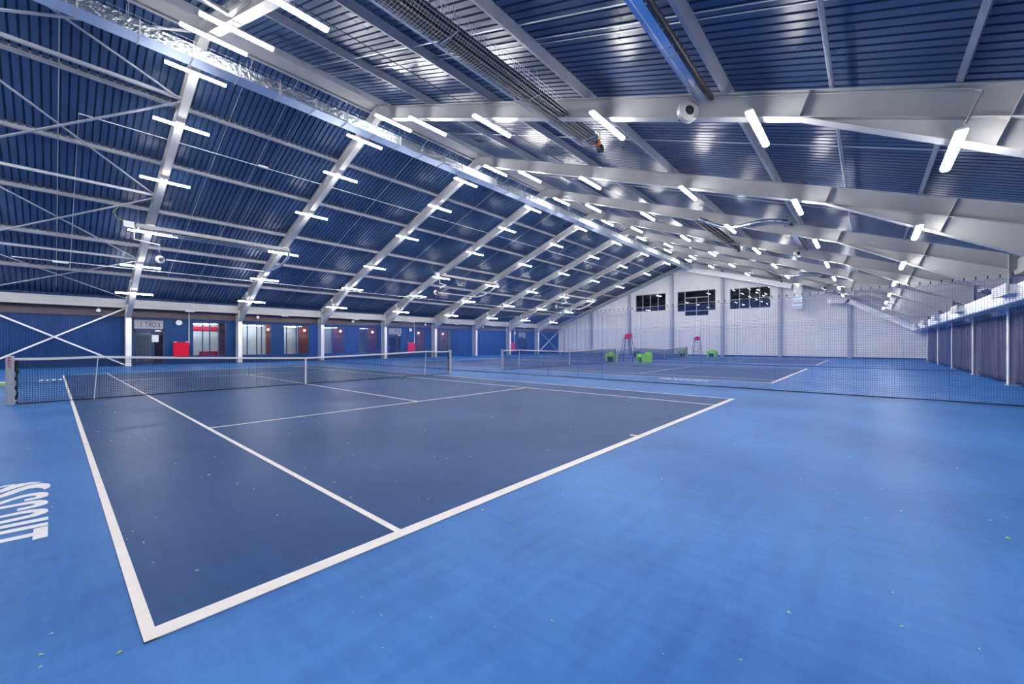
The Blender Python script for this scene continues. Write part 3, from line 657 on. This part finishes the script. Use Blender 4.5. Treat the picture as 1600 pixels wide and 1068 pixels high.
part('wire_rail', wires, 'mesh', t)
mb = MB(); px, lx = 49.6, 0
mb.beam((49.95, .3, .15), (49.95, 3.3 - 13.13, 7.25 - 10.1), .5, .55, (0, 0, 1))
part('sloping_run', mb, 'foil2', t)
mb = MB().box(49.55, 50.2, 2.42 - 13.13, 3.16 - 13.13, 5.55 - 10.1, 7.5 - 10.1); part('drop', mb, 'foil2', t)
for j in range(2):
    z0 = (6.35 if j == 0 else 5.7) - 10.1
    part('bend_section', MB().box(49.5, 50.25, 2.38 - 13.13, 3.2 - 13.13, z0 - .55, z0 - .27), 'duct', t)
part('outlet', MB().box(49.5, 50.25, 2.36 - 13.13, 3.22 - 13.13, 4.88 - 10.1, 5.12 - 10.1), 'alu', t)

t = thing('side_duct', (0, -5.6, 2.72), 'long silver foil duct running along the right wall above the curtains and up the gable', 'duct')
part('duct_body', MB().box(-3, 50.2, -.24, .22, -.18, .23), 'foil2', t)
part('duct_underside', MB().box(-3, 50.2, -.235, .215, -.215, -.18), 'duct', t)
for x in (11.0, 17.3, 25.2, 32.6, 38.6, 45.0):
    mb = MB().box(x - .75, x + .75, .22, .42, -.02, .22).box(x - .8, x + .8, .405, .44, -.05, .25)
    o = part('outlet_box', mb, 'steel', t)
mb = MB(); mb.beam((50.0, .12, .02), (50.0, 4.6, 2.78), .42, .46); mb.beam((50.0, 4.45, 2.78), (50.0, 6.1, 2.82), .42, .46)
part('gable_run', mb, 'foil2', t)
part('end_cap', MB().box(49.77, 50.23, 6.1, 6.16, 2.55, 3.1), 'alu', t)
mb = MB()
for x in [XF0 + DX * k for k in range(0, 8)]: mb.box(x - .02, x + .02, -.36, -.24, .1, .14)
part('wall_bracket', mb, 'steel', t)

# ------------------------------------------------------------------ radiant heaters, fans, flexible ducts
def heater(x0, x1, y, z, label, guard=True, pol='heat', tubes=2):
    t = thing('radiant_heater', (x0, y, z), label, 'heater', 'radiant tube heaters under the roof'); L_ = x1 - x0
    pr = [(-.25, 0), (-.16, .17), (.16, .17), (.25, 0), (.262, 0), (.17, .185), (-.17, .185), (-.262, 0)]
    if tubes == 1: pr = [(-.085, 0.0), (-.07, .08), (.07, .08), (.095, -.01), (.105, -.01), (.078, .09), (-.078, .09), (-.093, 0.0)]
    mb = MB()
    for a, b in ((0, 1), (1, 2), (2, 3)):
        o = 7 - a; mb.prism_x([pr[a], pr[b], pr[7 - b], pr[7 - a]], 0, L_)
    part('reflector', mb, pol, t)
    for s in ((-1, 1) if tubes == 2 else (0,)):
        yt = s * .09 if tubes == 2 else -.145
        part('radiant_tube', MB().tube([(.05, yt, .06), (L_ + .15, yt, .06)], .048 if tubes == 2 else .045, 10), 'tubeb', t, True)
    n = max(2, int(L_ / 2.4))
    for i in range(n + 1):
        x = .1 + (L_ - .2) * i / n
        mb = MB()
        hw_ = .26 if tubes == 2 else .11
        for s in (-1, 1): mb.tube([(x, s * hw_, .0), (x, s * .06, .9)], .005, 4)
        mb.box(x - .012, x + .012, -hw_ - .01, hw_ + .01, -.012, .0); part('hanger', mb, 'mesh', t)
    if guard:
        mb = MB(); prof = [(-.40, .16), (-.33, -.05), (-.16, -.17), (.16, -.17), (.33, -.05), (.40, .16)]
        x = 0
        while x <= L_: mb.tube([(x, *p) for p in prof], .0035, 3, False); x += .07
        for i in range(len(prof) - 1):
            for q in (0, .33, .66):
                yy = prof[i][0] * (1 - q) + prof[i + 1][0] * q; zz = prof[i][1] * (1 - q) + prof[i + 1][1] * q
                mb.tube([(0, yy, zz), (L_, yy, zz)], .0035, 3, False)
        part('wire_guard', mb, 'mesh', t)
    return t
def burner(t, x, sgn):
    part('burner_box', MB().box(x, x + .30, -.13, .13, -.02, .2), 'heat', t)
    part('burner_head', MB().tube([(x + .30, 0, .09), (x + .52, 0, .09)], [.12, .10], 12), 'orange', t, True, 'orange burner head')
    part('gas_hose', MB().tube([(x + .5, 0, .1), (x + .62, .03, .12), (x + .72, .05, .3), (x + .70, .05, .55)], .018, 6), 'yellow', t, True, 'yellow gas hose')
    part('blower', MB().disc((x + .66, 0, -.02), (0, 1, 0), .12, .14, 14), 'dgrey', t)
def vac_fan(x, y, z, label, ax=(1, 0, 0), r=.23):
    t = thing('extractor_fan', (x, y, z), label, 'fan', 'extractor fans of the heaters'); a = Vector(ax)
    part('casing', MB().tube([a * -.06, a * -.05, a * .05, a * .06], [r * .92, r, r, r * .92], 24), 'steel', t, True)
    part('motor', MB().tube([a * .06, a * .26], [.08, .07], 12), 'dgrey', t, True)
    part('inlet', MB().tube([a * -.09, a * -.06], [.08, .10], 14), 'black', t)
    part('hanger', MB().tube([(0, 0, r), (0, 0, .75)], .005, 4), 'mesh', t)
    return t
for r_, off in enumerate((0, 18.06, 36.1)):
    w1 = ['nearest the camera', 'over the middle court', 'over the farthest court'][r_]
    x0 = 2.2 if r_ == 0 else 2.2 + off + .8
    h = heater(x0, 10.35 + off * (1 if r_ < 2 else .98), 3.72, 7.42, 'long guarded radiant heater on the right slope, ' + w1, r_ == 0)
    burner(h, 10.35 + off * (1 if r_ < 2 else .98) - x0, 1)
    h2 = heater(x0 - .4, 9.6 + off * (1 if r_ < 2 else .98), .12, 6.42, 'polished open radiant heater lower on the right slope, ' + w1, False, 'polished', 1)
    vac_fan(8.72 + off, .40, 6.30, 'round grey extractor fan at the end of the polished heater, ' + w1, (.6, .8, 0))
    if r_:
        pts = []
        for i in range(15):
            u = i / 14; pts.append((x0 - .3 + .1 * math.sin(u * 6), 3.72 - 3.6 * u, 7.5 - 1.15 * u - .25 * math.sin(u * math.pi * 1.6)))
        tag(link('flexible_duct', MB().tube(pts, [.09 + .006 * (i % 2) for i in range(15)], 10), 'foil', None, True), 'wavy silver flexible duct linking the heaters on the right slope, ' + w1, 'flexible duct', 'flexible foil ducts')
    else:
        pts = [(1.7, 3.72 - 3.6 * i / 14, 7.5 - 1.15 * i / 14 - .25 * math.sin(i / 14 * 5)) for i in range(15)]
        tag(link('flexible_duct', MB().tube(pts, [.09 + .006 * (i % 2) for i in range(15)], 10), 'foil', None, True), 'silver flexible duct above the camera linking the heaters on the right slope', 'flexible duct', 'flexible foil ducts')
    # left slope
    hL = heater(2.3 + off, 9.0 + off, 23.1, 6.80, 'long light radiant heater on the left slope, ' + w1, r_ == 0, 'steel', 2)
    part('burner_box', MB().box(-.42, -.05, -.12, .12, .02, .24), 'white', hL)
    part('gas_hose', MB().tube([(-.3, 0, .24), (-.6, .05, .3), (-.75, .1, .6), (-.5, .15, .95)], .014, 6), 'yellow', hL, True, 'yellow gas hose')
    part('exhaust_pipe', MB().tube([(-.05, -.05, .0), (-.05, -.05, -.55), (.9, .3, -.6), (1.0, 1.2, -.75)], .035, 8), 'white', hL, True, 'white bent exhaust pipe')
    pts = [(9.05 + off, 23.1, 6.8), (9.15 + off, 23.6, 6.55), (9.05 + off, 24.2, 6.2), (8.75 + off, 24.7, 5.95), (8.4 + off, 25.05, 5.82)]
    tag(link('flexible_duct', MB().tube(pts, .075, 10), 'foil', None, True), 'short bent silver duct beside the left slope heater, ' + w1, 'flexible duct', 'flexible foil ducts')
    tag(link('return_pipe', MB().tube([(8.4 + off, 25.1, 5.8), (3.7 + off, 25.1, 5.8)], .045, 8), 'steel', None, True), 'straight grey return pipe below the left slope heater, ' + w1, 'pipe', 'return pipes of the left heaters')
    vac_fan(3.45 + off, 25.1, 5.78, 'round extractor fan below the left slope heater, ' + w1, (.25, -.97, 0), .2)

# ------------------------------------------------------------------ division nets
def division_net(x0, label, fine):
    t = thing('division_net', (x0, 0, 0), label, 'net', 'division nets between the courts')
    c = .045 if fine else .065; ya, yb_ = WR + .9, YR + HALF - .05
    n = int((yb_ - ya) / c); rows = int(2.72 / c)
    def cab(y): return 2.60 + .32 * ((y - 12.0) / 18) ** 2
    def top(y):
        u = ((y - ya) % .18) / .18; return cab(y) - .085 * (1 - (2 * u - 1) ** 2) ** .8
    def wx(y, j): return .035 * math.sin(y * 1.3) + .02 * math.sin(y * 3.1 + j * .1)
    mb = MB(); r = .0028 if fine else .0030
    for i in range(n + 1):
        y = ya + i * c; mb.tube([(wx(y, 0), y, .01), (wx(y, 40) * .4, y, top(y))], r, 3, False)
    for j in range(1, rows - 1):
        st = 12 if fine else 16; pts = []
        for i in list(range(0, n, st)) + [n]:
            y = ya + i * c; f = j / rows; pts.append((wx(y, 0) * (1 - f) + wx(y, 40) * .4 * f, y, .01 + (cab(y) - .10) * f))
        mb.tube(pts, r, 3, False)
    part('netting', mb, 'curt', t)
    mb = MB(); pts = [(0, ya + i * .03, top(ya + i * .03)) for i in range(int((yb_ - ya) / .03) + 1)]
    mb.tube(pts, .005, 4, False); part('scalloped_border', mb, 'curt', t)
    part('carrying_cable', MB().tube([(0, ya - .5 + i * 1.0, cab(ya - .5 + i) + .015) for i in range(int(yb_ - ya) + 1)], .006, 5), 'mesh', t)
    mb = MB(); random.seed(5); pts = []
    for i in range(int((yb_ - ya) / .25) + 1):
        y = ya + i * .25; pts.append((wx(y, 0) + random.uniform(-.012, .012), y, .012))
    mb.tube(pts, [.009 + .007 * random.random() for _ in pts], 5); part('bottom_rope', mb, 'netm', t)
    for (yy, hh_) in ((-3.9, 2.3), (7.7, 2.4), (6.3, 2.4), (5.2, 2.4)):
        part('seam_rope', MB().tube([(wx(yy, 0), yy, .01), (.01, yy + .05, hh_)], .006, 5), 'curt', t)
    hooks = [ya + .18 * i for i in range(int((yb_ - ya) / .18) + 1)]
    if fine:
        hm = None
        for i, y in enumerate(hooks):
            if i < 98:
                if hm is None:
                    o = part('hook', MB().box(-.006, .006, -.010, .010, 0, .055).tube([(0, 0, 0), (0, .012, -.012), (0, 0, -.024)], .005, 4), 'black', t); hm = o
                else:
                    o = hm.copy(); COL.objects.link(o); o.parent = t
                o.location = (0, y, cab(y) - .01)
        mb = MB()
        for y in hooks[98:]: mb.box(-.006, .006, y - .010, y + .010, cab(y) - .01, cab(y) + .05)
        o = part('hooks', mb, 'black', t); o['kind'] = 'stuff'
division_net(13.87, 'tall blue division net with a scalloped top, between the nearest court and the middle court', True)
division_net(30.1, 'tall blue division net with a scalloped top, between the middle court and the farthest court', False)

# ------------------------------------------------------------------ tennis nets
def tennis_net():
    t = thing('tennis_net', (0, 11.885, 0), 'x', 'tennis net', 'tennis nets')
    xa, xb = -.86, 11.83
    def top(x):
        ks = [(-.9, 1.05), (.456, 1.07), (5.485, .914), (10.514, 1.07), (11.9, 1.05)]
        for (a, za), (b, zb) in zip(ks[:-1], ks[1:]):
            if a <= x <= b: return za + (zb - za) * (x - a) / (b - a) - .012 * math.sin(math.pi * (x - a) / (b - a))
        return 1.05
    c = .042; n = int((xb - xa - .1) / c); rows = 23; mb = MB(); r = .0034
    for i in range(n + 1):
        x = xa + .06 + i * c; mb.tube([(x, 0, .015), (x, 0, top(x) - .05)], r, 3, False)
        if i % 1 == 0 and i < n: pass
    for j in range(rows + 1):
        f = j / rows; pts = []
        for i in list(range(0, n, 6)) + [n]:
            x = xa + .06 + i * c; pts.append((x, 0, .015 + (top(x) - .06) * f))
        mb.tube(pts, r if j % 1 == 0 else r, 3, False)
    # doubled upper rows
    for j in range(3):
        pts = [(xa + .06 + i * c, .006, top(xa + .06 + i * c) - .07 - .042 * j) for i in range(0, n, 6)]; mb.tube(pts, r, 3, False)
    part('netting', mb, 'netm', t)
    mb = MB(); N_ = 60
    for i in range(N_):
        x0 = xa + (xb - xa) * i / N_; x1 = xa + (xb - xa) * (i + 1) / N_
        za, zb = top(x0), top(x1)
        mb.add([(x0, -.012, za - .055), (x1, -.012, zb - .055), (x1, .012, zb - .055), (x0, .012, za - .055), (x0, -.012, za), (x1, -.012, zb), (x1, .012, zb), (x0, .012, za)],
               [(0, 3, 2, 1), (4, 5, 6, 7), (0, 1, 5, 4), (2, 3, 7, 6)])
    part('headband', mb, 'band', t)
    random.seed(3)
    part('bottom_cord', MB().tube([(xa + .04 + (xb - xa - .08) * i / 40, random.uniform(-.008, .008), .014) for i in range(41)], [.009 + .006 * random.random() for _ in range(41)], 5), 'black', t)
    part('centre_strap', MB().box(5.46, 5.51, -.016, .016, 0.0, .915), 'band', t)
    for x in (.456, 10.514): part('singles_stick', MB().tube([(x - .05, -.02, 0), (x + .02, -.02, 1.07)], .009, 8), 'band', t)
    for s, x in ((-1, -.915), (1, 11.90)):
        mb = MB(); w_ = .062; pr = [(x - w_, -.04), (x - w_ * .6, -.065), (x + w_ * .6, -.065), (x + w_, -.04), (x + w_, .04), (x + w_ * .6, .065), (x - w_ * .6, .065), (x - w_, .04)]
        mb.prism_z(pr, 0, 1.075); po = part('post', mb, 'alu', t)
        link('cap', MB().prism_z([(a, b) for a, b in pr], 1.075, 1.09), 'white', po)
        if s < 0:
            tm = text_mesh('BABOLAT', .060, .001, True, .002)
            # writing runs down the post face
            tm.v = [(x - .012 + yy, -.067 - zz, .95 + xx) for xx, yy, zz in tm.v]
            link('lettering', tm, 'redtxt', po, label if False else None) if False else link('lettering', tm, 'redtxt', po)
        xs = x + (.095 if s < 0 else -.095)
        pts = [(xs + .012 * math.sin(i * 1.9), 0, 1.0 - .98 * i / 14) for i in range(15)]
        part('lashing', MB().tube(pts, [.030 + .010 * math.sin(i * 2.3) - .012 * (i > 4) for i in range(15)], 7), 'black', t, True)
        mb = MB()
        for z in (.08, .36, .70): mb.tube([(xs, 0, z), (x + (.07 if s < 0 else -.07), 0, z)], .012, 5)
        mb.tube([(xs - s * .0, 0, 1.03), (x, 0, 1.03)], .008, 5); part('tie', mb, 'band', t)
    return t
nt0 = tennis_net()
NL = ['dark tennis net with a white headband on the nearest court', 'dark tennis net with a white headband on the middle court', 'dark tennis net on the farthest court, by the gable wall']
nt0['label'] = NL[0]
for i in (1, 2): dup(nt0, (COURTX[i], 11.885, 0), NL[i])

# ------------------------------------------------------------------ umpire chairs, armchairs and small things
def umpire():
    t = thing('umpire_chair', (0, 0, 0), 'x', 'umpire chair', 'umpire chairs')
    zs = 1.78; b = .48; a = .24
    feet = [(-b, -b * 1.1), (-b, b * 1.1), (b, -b * 1.1), (b, b * 1.1)]
    for fx_, fy in feet:
        tx, ty = math.copysign(a, fx_), math.copysign(a, fy); part('leg', MB().tube([(fx_, fy, 0), (tx, ty, zs)], .02, 8), 'chair', t)
    def at(z, sx, sy): f = z / zs; return (sx * (b + (a - b) * f), sy * (b * 1.1 + (a - b * 1.1) * f), z)
    for z in (.28, .6, .92, 1.24, 1.52): part('rung', MB().tube([at(z, -1, -.55), at(z, -1, .55)], .014, 6), 'chair', t)
    part('ladder_rail', MB().tube([at(.0, -1, -.55), at(zs, -1, -.55)], .014, 6), 'chair', t); part('ladder_rail', MB().tube([at(.0, -1, .55), at(zs, -1, .55)], .014, 6), 'chair', t)
    for sy in (-1, 1): part('side_brace', MB().tube([at(.5, -1, sy), at(.5, 1, sy)], .014, 6), 'chair', t)
    part('back_brace', MB().tube([at(.5, 1, -1), at(.5, 1, 1)], .014, 6), 'chair', t)
    part('platform', MB().box(-.34, .3, -.3, .3, zs, zs + .03), 'chair', t)
    se = MB(); se.box(-.24, .22, -.22, .22, zs + .03, zs + .10); part('seat', se, 'red', t)
    bk = MB(); n = 8; vs = []
    for i in range(n + 1):
        u = -1 + 2 * i / n; hh_ = .34 - .12 * u * u
        vs += [(.20 - .10 * u * u, .25 * u, zs + .08), (.26 - .10 * u * u, .26 * u, zs + .08 + hh_), (.30 - .10 * u * u, .27 * u, zs + .08 + hh_), (.24 - .10 * u * u, .26 * u, zs + .08)]
    fs = []
    for i in range(n):
        for k in range(4): fs.append((i * 4 + k, i * 4 + (k + 1) % 4, (i + 1) * 4 + (k + 1) % 4, (i + 1) * 4 + k))
    fs += [(3, 2, 1, 0), (n * 4, n * 4 + 1, n * 4 + 2, n * 4 + 3)]
    bk.add(vs, fs); part('backrest', bk, 'red', t)
    for sy in (-1, 1): part('armrest', MB().tube([(-.24, sy * .28, zs + .03), (-.24, sy * .31, zs + .26), (-.1, sy * .32, zs + .32), (.18, sy * .30, zs + .30), (.22, sy * .28, zs + .05)], .014, 6), 'chair', t)
    return t
u0 = umpire(); u0.location = (29.2, 11.3, 0); u0.rotation_euler = (0, 0, math.radians(8)); u0['label'] = 'tall umpire chair with a bright red seat between the two nearer green armchairs'
dup(u0, (46.3, 11.35, 0), 'tall umpire chair with a dark red seat beside the farthest court, near the gable wall', None, math.radians(5))
def armchair(colr):
    t = thing('plastic_armchair', (0, 0, 0), 'x', 'armchair', 'green plastic armchairs beside the umpire chairs')
    # tapered block: narrow foot, wide top
    def pan(mb, a, b, c, d, e, f, tp=.06):
        # box with flared top
        x0, x1, y0, y1, z0, z1 = a, b, c, d, e, f; g = tp * z1 / .75; g0 = tp * z0 / .75
        mb.add([(x0 - g0 * (x0 < -.3), y0 - g0 * (y0 < -.3), z0), (x1 + g0 * (x1 > .3), y0 - g0 * (y0 < -.3), z0), (x1 + g0 * (x1 > .3), y1 + g0 * (y1 > .3), z0), (x0 - g0 * (x0 < -.3), y1 + g0 * (y1 > .3), z0),
                (x0 - g * (x0 < -.3), y0 - g * (y0 < -.3), z1), (x1 + g * (x1 > .3), y0 - g * (y0 < -.3), z1), (x1 + g * (x1 > .3), y1 + g * (y1 > .3), z1), (x0 - g * (x0 < -.3), y1 + g * (y1 > .3), z1)],
               [(0, 3, 2, 1), (4, 5, 6, 7), (0, 1, 5, 4), (1, 2, 6, 5), (2, 3, 7, 6), (3, 0, 4, 7)])
    for sy in (-1, 1):
        mb = MB(); pan(mb, -.36, .36, min(sy * .26, sy * .38), max(sy * .26, sy * .38), 0, .62); part('side', mb, colr, t)
    mb = MB(); pan(mb, .24, .36, -.26, .26, 0, .76); part('backrest', mb, colr, t)
    mb = MB(); pan(mb, -.36, .24, -.26, .26, .36, .44); part('seat', mb, colr, t)
    part('hollow_shade_panel', MB().box(-.10, -.06, -.26, .26, 0.0, .36), 'deepgreen', t, label='dark panel added as painted shade in the hollow under the seat')  # added dark sheet: its colour stands for the shade inside the open hollow
    return t
a0 = armchair('green'); a0.location = (29.3, 12.75, 0); a0.rotation_euler = (0, 0, math.radians(10)); a0['label'] = 'lime green plastic armchair left of the red-seated umpire chair'
dup(a0, (29.2, 10.0, 0), 'lime green plastic armchair right of the red-seated umpire chair, seen side on', None, math.radians(-35))
dup(a0, (46.0, 12.75, 0), 'darker looking green armchair left of the farthest umpire chair', None, math.radians(8))
dup(a0, (46.3, 9.85, 0), 'small green armchair right of the farthest umpire chair', None, math.radians(0))
t = thing('court_bench', (-1.8, 12.5, 0), 'pale green bench whose end peeps in behind the near net post', 'bench')
part('seat', MB().prism_z([(-.8, -.2), (.74, -.2), (.79, -.12), (.79, .12), (.74, .2), (-.8, .2)], .40, .47), 'palegreen', t)
for x in (-.68, .55):
    for y in (-.14, .14): part('leg', MB().beam((x, y, 0), (x + .04, y, .40), .05, .05), 'deepgreen', t)
# floor fan
t = thing('floor_fan', (29.35, 10.62, 0), 'round black floor fan on a stand between the umpire chair and the right green armchair', 'fan')
ax = Vector((-.94, -.34, 0)).normalized(); r_ = .27; c_ = Vector((0, 0, .58))
sd = Vector((-ax.y, ax.x, 0))
def ring(rad, off, rr): return [c_ + ax * off + (sd * math.cos(q * math.pi / 10) + Vector((0, 0, 1)) * math.sin(q * math.pi / 10)) * rad for q in range(21)], rr
mb = MB()
for rad in (.27, .18, .09): p_, q_ = ring(rad, .05, .008); mb.tube(p_, .01, 5)
p_, _ = ring(.27, -.08, 0); mb.tube(p_, .012, 5); part('guard', mb, 'black', t)
for k in range(5):
    th = 2 * math.pi * k / 5; e = sd * math.cos(th) + Vector((0, 0, 1)) * math.sin(th); g = sd * math.cos(th + 1.57) + Vector((0, 0, 1)) * math.sin(th + 1.57)
    v = [c_ + e * .03 - g * .02, c_ + e * .24 - g * .06 + ax * .02, c_ + e * .25 + g * .06 - ax * .02, c_ + e * .03 + g * .02]
    mb = MB(); mb.add([a + ax * .004 for a in v] + [a - ax * .004 for a in v], [(0, 1, 2, 3), (7, 6, 5, 4), (0, 4, 5, 1), (1, 5, 6, 2), (2, 6, 7, 3), (3, 7, 4, 0)]); part('blade', mb, 'black', t)
part('motor', MB().tube([c_ + ax * .03, c_ - ax * .16], [.05, .06], 10), 'dgrey', t)
part('stand', MB().tube([(0, 0, .02), (0, 0, .55)], .018, 8).tube([(-.25, -.05, .015), (.25, .05, .015)], .015, 6).tube([(.05, -.25, .015), (-.05, .25, .015)], .015, 6), 'white', t)
# roller and ball basket by the gable
t = thing('floor_roller', (49.6, 8.9, 0), 'dark floor roller lying at the foot of the gable wall beside a grey column', 'roller')
part('roll', MB().tube([(0, -.55, .09), (0, .55, .09)], .085, 12), 'chair', t, True)
part('yoke', MB().tube([(0, -.6, .09), (-.25, -.5, .12), (-.25, .5, .12), (0, .6, .09)], .015, 6), 'dgrey', t)
t = thing('ball_basket', (49.8, 10.35, 0), 'yellow-green heaped ball basket on the floor by the gable wall', 'basket')
part('basket', MB().tube([(0, 0, 0), (0, 0, .38)], [.17, .22], 14), 'mesh', t, True)
mb = MB(); random.seed(9)
import itertools
for k in range(14):
    a = random.uniform(0, 6.28); rr = .17 * math.sqrt(random.random()); mb.tube([(rr * math.cos(a), rr * math.sin(a), .37 + .02), (rr * math.cos(a), rr * math.sin(a), .41), (rr * math.cos(a), rr * math.sin(a), .45)], [.02, .034, .015], 6)
o = part('heap_of_balls', mb, 'feltg', t, True); o['kind'] = 'stuff'

# ------------------------------------------------------------------ scraps of ball felt
SC = [(0.5, 10.31, 1), (0.35, 9.03, 1), (0.55, 8.72, 1), (1.18, 8.49, 1), (0.36, 6.64, 1), (0.69, 6.49, 1), (0.19, 6.44, 1), (0.59, 5.15, 1), (0.47, 5.69, 1), (0.27, 5.47, 1), (1.02, 3.4, 1), (0.65, 3.4, 1), (0.8, 2.63, 2), (0.73, 2.59, 1), (0.92, 2.12, 1), (0.11, 1.52, 1.5), (0.07, 1.39, 1), (0.14, 1.24, 1.8), (0.26, 1.72, 1), (0.98, 1.84, 1), (-0.58, 4.49, 1), (-0.42, 7.58, 1), (-0.49, 5.71, 1), (-0.28, 2.63, 1), (2.79, 5.18, 1), (2.76, 4.57, 1), (2.11, 4.1, 1), (2.42, 2.87, 1), (2.55, 2.75, 1), (2.04, 2.29, 1), (2.17, 2.24, 1), (1.56, 2.14, 1), (1.26, 2.04, 1.5), (1.57, 1.46, 1), (1.97, 1.02, 1), (1.9, 0.54, 1), (1.92, 0.42, 1), (1.48, 0.96, 1), (1.24, 1.03, 1), (0.91, 1.04, 1), (3.67, 2.8, 1), (5.17, 2.77, 1), (4.68, 2.02, 1), (3.08, 1.13, 1), (2.78, 1.44, 1), (2.84, 1.28, 1), (2.07, -0.1, 2.2), (7.53, 4.06, 1), (8.4, 3.46, 1), (8.42, 3.07, 1), (8.22, 1.43, 1), (7.1, 1.59, 1), (5.91, 2.26, 1), (3.96, 0.62, 1), (5.06, 0.98, 1), (5.93, -1.1, 1), (3.8, -0.36, 1), (3.44, -0.42, 1), (2.8, -0.39, 1), (2.52, -0.13, 1), (3.82, -0.9, 1), (9.98, -1.97, 1), (11.75, -4.32, 1), (5.96, -2.25, 1), (6.11, -2.28, 1), (6.27, -2.94, 1), (6.33, -3.18, 1), (4.92, -2.54, 1), (4.72, -1.95, 1), (4.48, -2.24, 1), (4.04, -2.2, 1.5), (4.78, -2.83, 1), (4.33, -2.65, 1), (3.95, -2.44, 1), (4.54, -3.15, 1), (4.71, -3.26, 1), (4.18, -3.18, 1.8), (12.07, -3.11, 1), (-0.28, 0.41, 1), (-0.31, 0.25, 1.7), (-0.31, 0.15, 1), (-0.08, 0.01, 1.7), (0.3, 0.55, 1.5), (0.14, 0.86, 1), (0.01, 0.88, 1), (0.83, -0.42, 1), (0.74, -0.5, 1), (0.82, -0.63, 1), (0.98, -0.83, 1), (1.14, -1.11, 1), (0.71, -0.83, 1), (1.36, -1.29, 1.3), (2.04, -1.91, 1), (1.51, -1.78, 1), (1.7, -2.04, 1), (2.21, -2.15, 1.6), (2.45, -2.57, 1.4), (2.48, -2.82, 1), (2.79, -2.55, 1)]
def felt_mesh(seed):
    random.seed(seed); mb = MB(); n = 7; vs = []
    L_ = .0085; W_ = .0035
    for i in range(n + 1):
        u = i / n; w_ = W_ * math.sin(math.pi * min(max(u, .08), .92)) * random.uniform(.8, 1.2); z = .0015 + .004 * math.sin(u * math.pi)
        x = -L_ + 2 * L_ * u; y = .002 * math.sin(u * 3)
        vs += [(x, y - w_, z * .4), (x, y, z + .002), (x, y + w_, z * .5), (x, y, z * .2)]
    fs = []
    for i in range(n):
        for k in range(4): fs.append((i * 4 + k, i * 4 + (k + 1) % 4, (i + 1) * 4 + (k + 1) % 4, (i + 1) * 4 + k))
    fs += [(3, 2, 1, 0), (n * 4, n * 4 + 1, n * 4 + 2, n * 4 + 3)]
    mb.add(vs, fs); return mb
fm = []
for sd_ in range(4):
    o = link('felt_scrap', felt_mesh(sd_), 'felt' if sd_ != 1 else 'feltg'); fm.append(o.data); bpy.data.objects.remove(o)
random.seed(11)
UNIT = ['', 'first', 'second', 'third', 'fourth', 'fifth', 'sixth', 'seventh', 'eighth', 'ninth', 'tenth', 'eleventh', 'twelfth', 'thirteenth', 'fourteenth', 'fifteenth', 'sixteenth', 'seventeenth', 'eighteenth', 'nineteenth']
def ordinal(n): return UNIT[n] if n < 20 else (['twentieth', 'thirtieth', 'fortieth'][n // 10 - 2] if n % 10 == 0 else ['twenty', 'thirty', 'forty'][n // 10 - 2] + '-' + UNIT[n % 10])
def zone(x, y):
    if 0 <= x <= 10.97 and y >= 0: return 'in the near doubles alley' if x < 1.4 else ('between baseline and service line' if y < 5.485 else 'beyond the service line')
    return 'on the floor left of the court' if x < 0 else 'on the blue floor behind the baseline'
seen = {}
cx_, cy_ = cam.location.x, cam.location.y
SC.sort(key=lambda t: math.hypot(t[0] - cam.location.x, t[1] - cam.location.y))
for i, (x, y, s) in enumerate(SC):
    zn = zone(x, y); seen[zn] = seen.get(zn, 0) + 1
    d = math.hypot(x - cx_, y - cy_); on = (0 <= x <= 10.97 and y >= 0)
    big = s >= 1.5
    o = bpy.data.objects.new('felt_scrap', fm[1] if big and i % 2 == 0 else fm[[0, 2, 3][i % 3]]); COL.objects.link(o)
    k = s * (0.52 + min(d, 10) * .075); o.scale = (k, k, k); o.location = (x, y, .003 if on else 0.0005); o.rotation_euler = (0, 0, random.uniform(0, 3.1))
    tag(o, ('larger green ball felt scrap ' if big else 'tiny scrap of ball felt ') + zn + ', ' + (ordinal(seen[zn]) + ' ' if seen[zn] > 1 else '') + 'nearest the camera', 'felt scrap',
        ('larger ' if big else 'tiny ') + 'felt scraps on the ' + ('court' if on else 'blue floor'))
# small white mark in the far half of the nearest court's run-off
mb = MB(); random.seed(21)
for k in range(4): mb.prism_z([(-.62 + .16 * k, 20.3), (-.54 + .16 * k, 20.3), (-.50 + .16 * k, 21.2), (-.60 + .16 * k, 21.25)], .0005, .003)
tag(link('floor_mark', mb, 'text'), 'small white painted mark on the blue floor beyond the nearest net', 'mark')
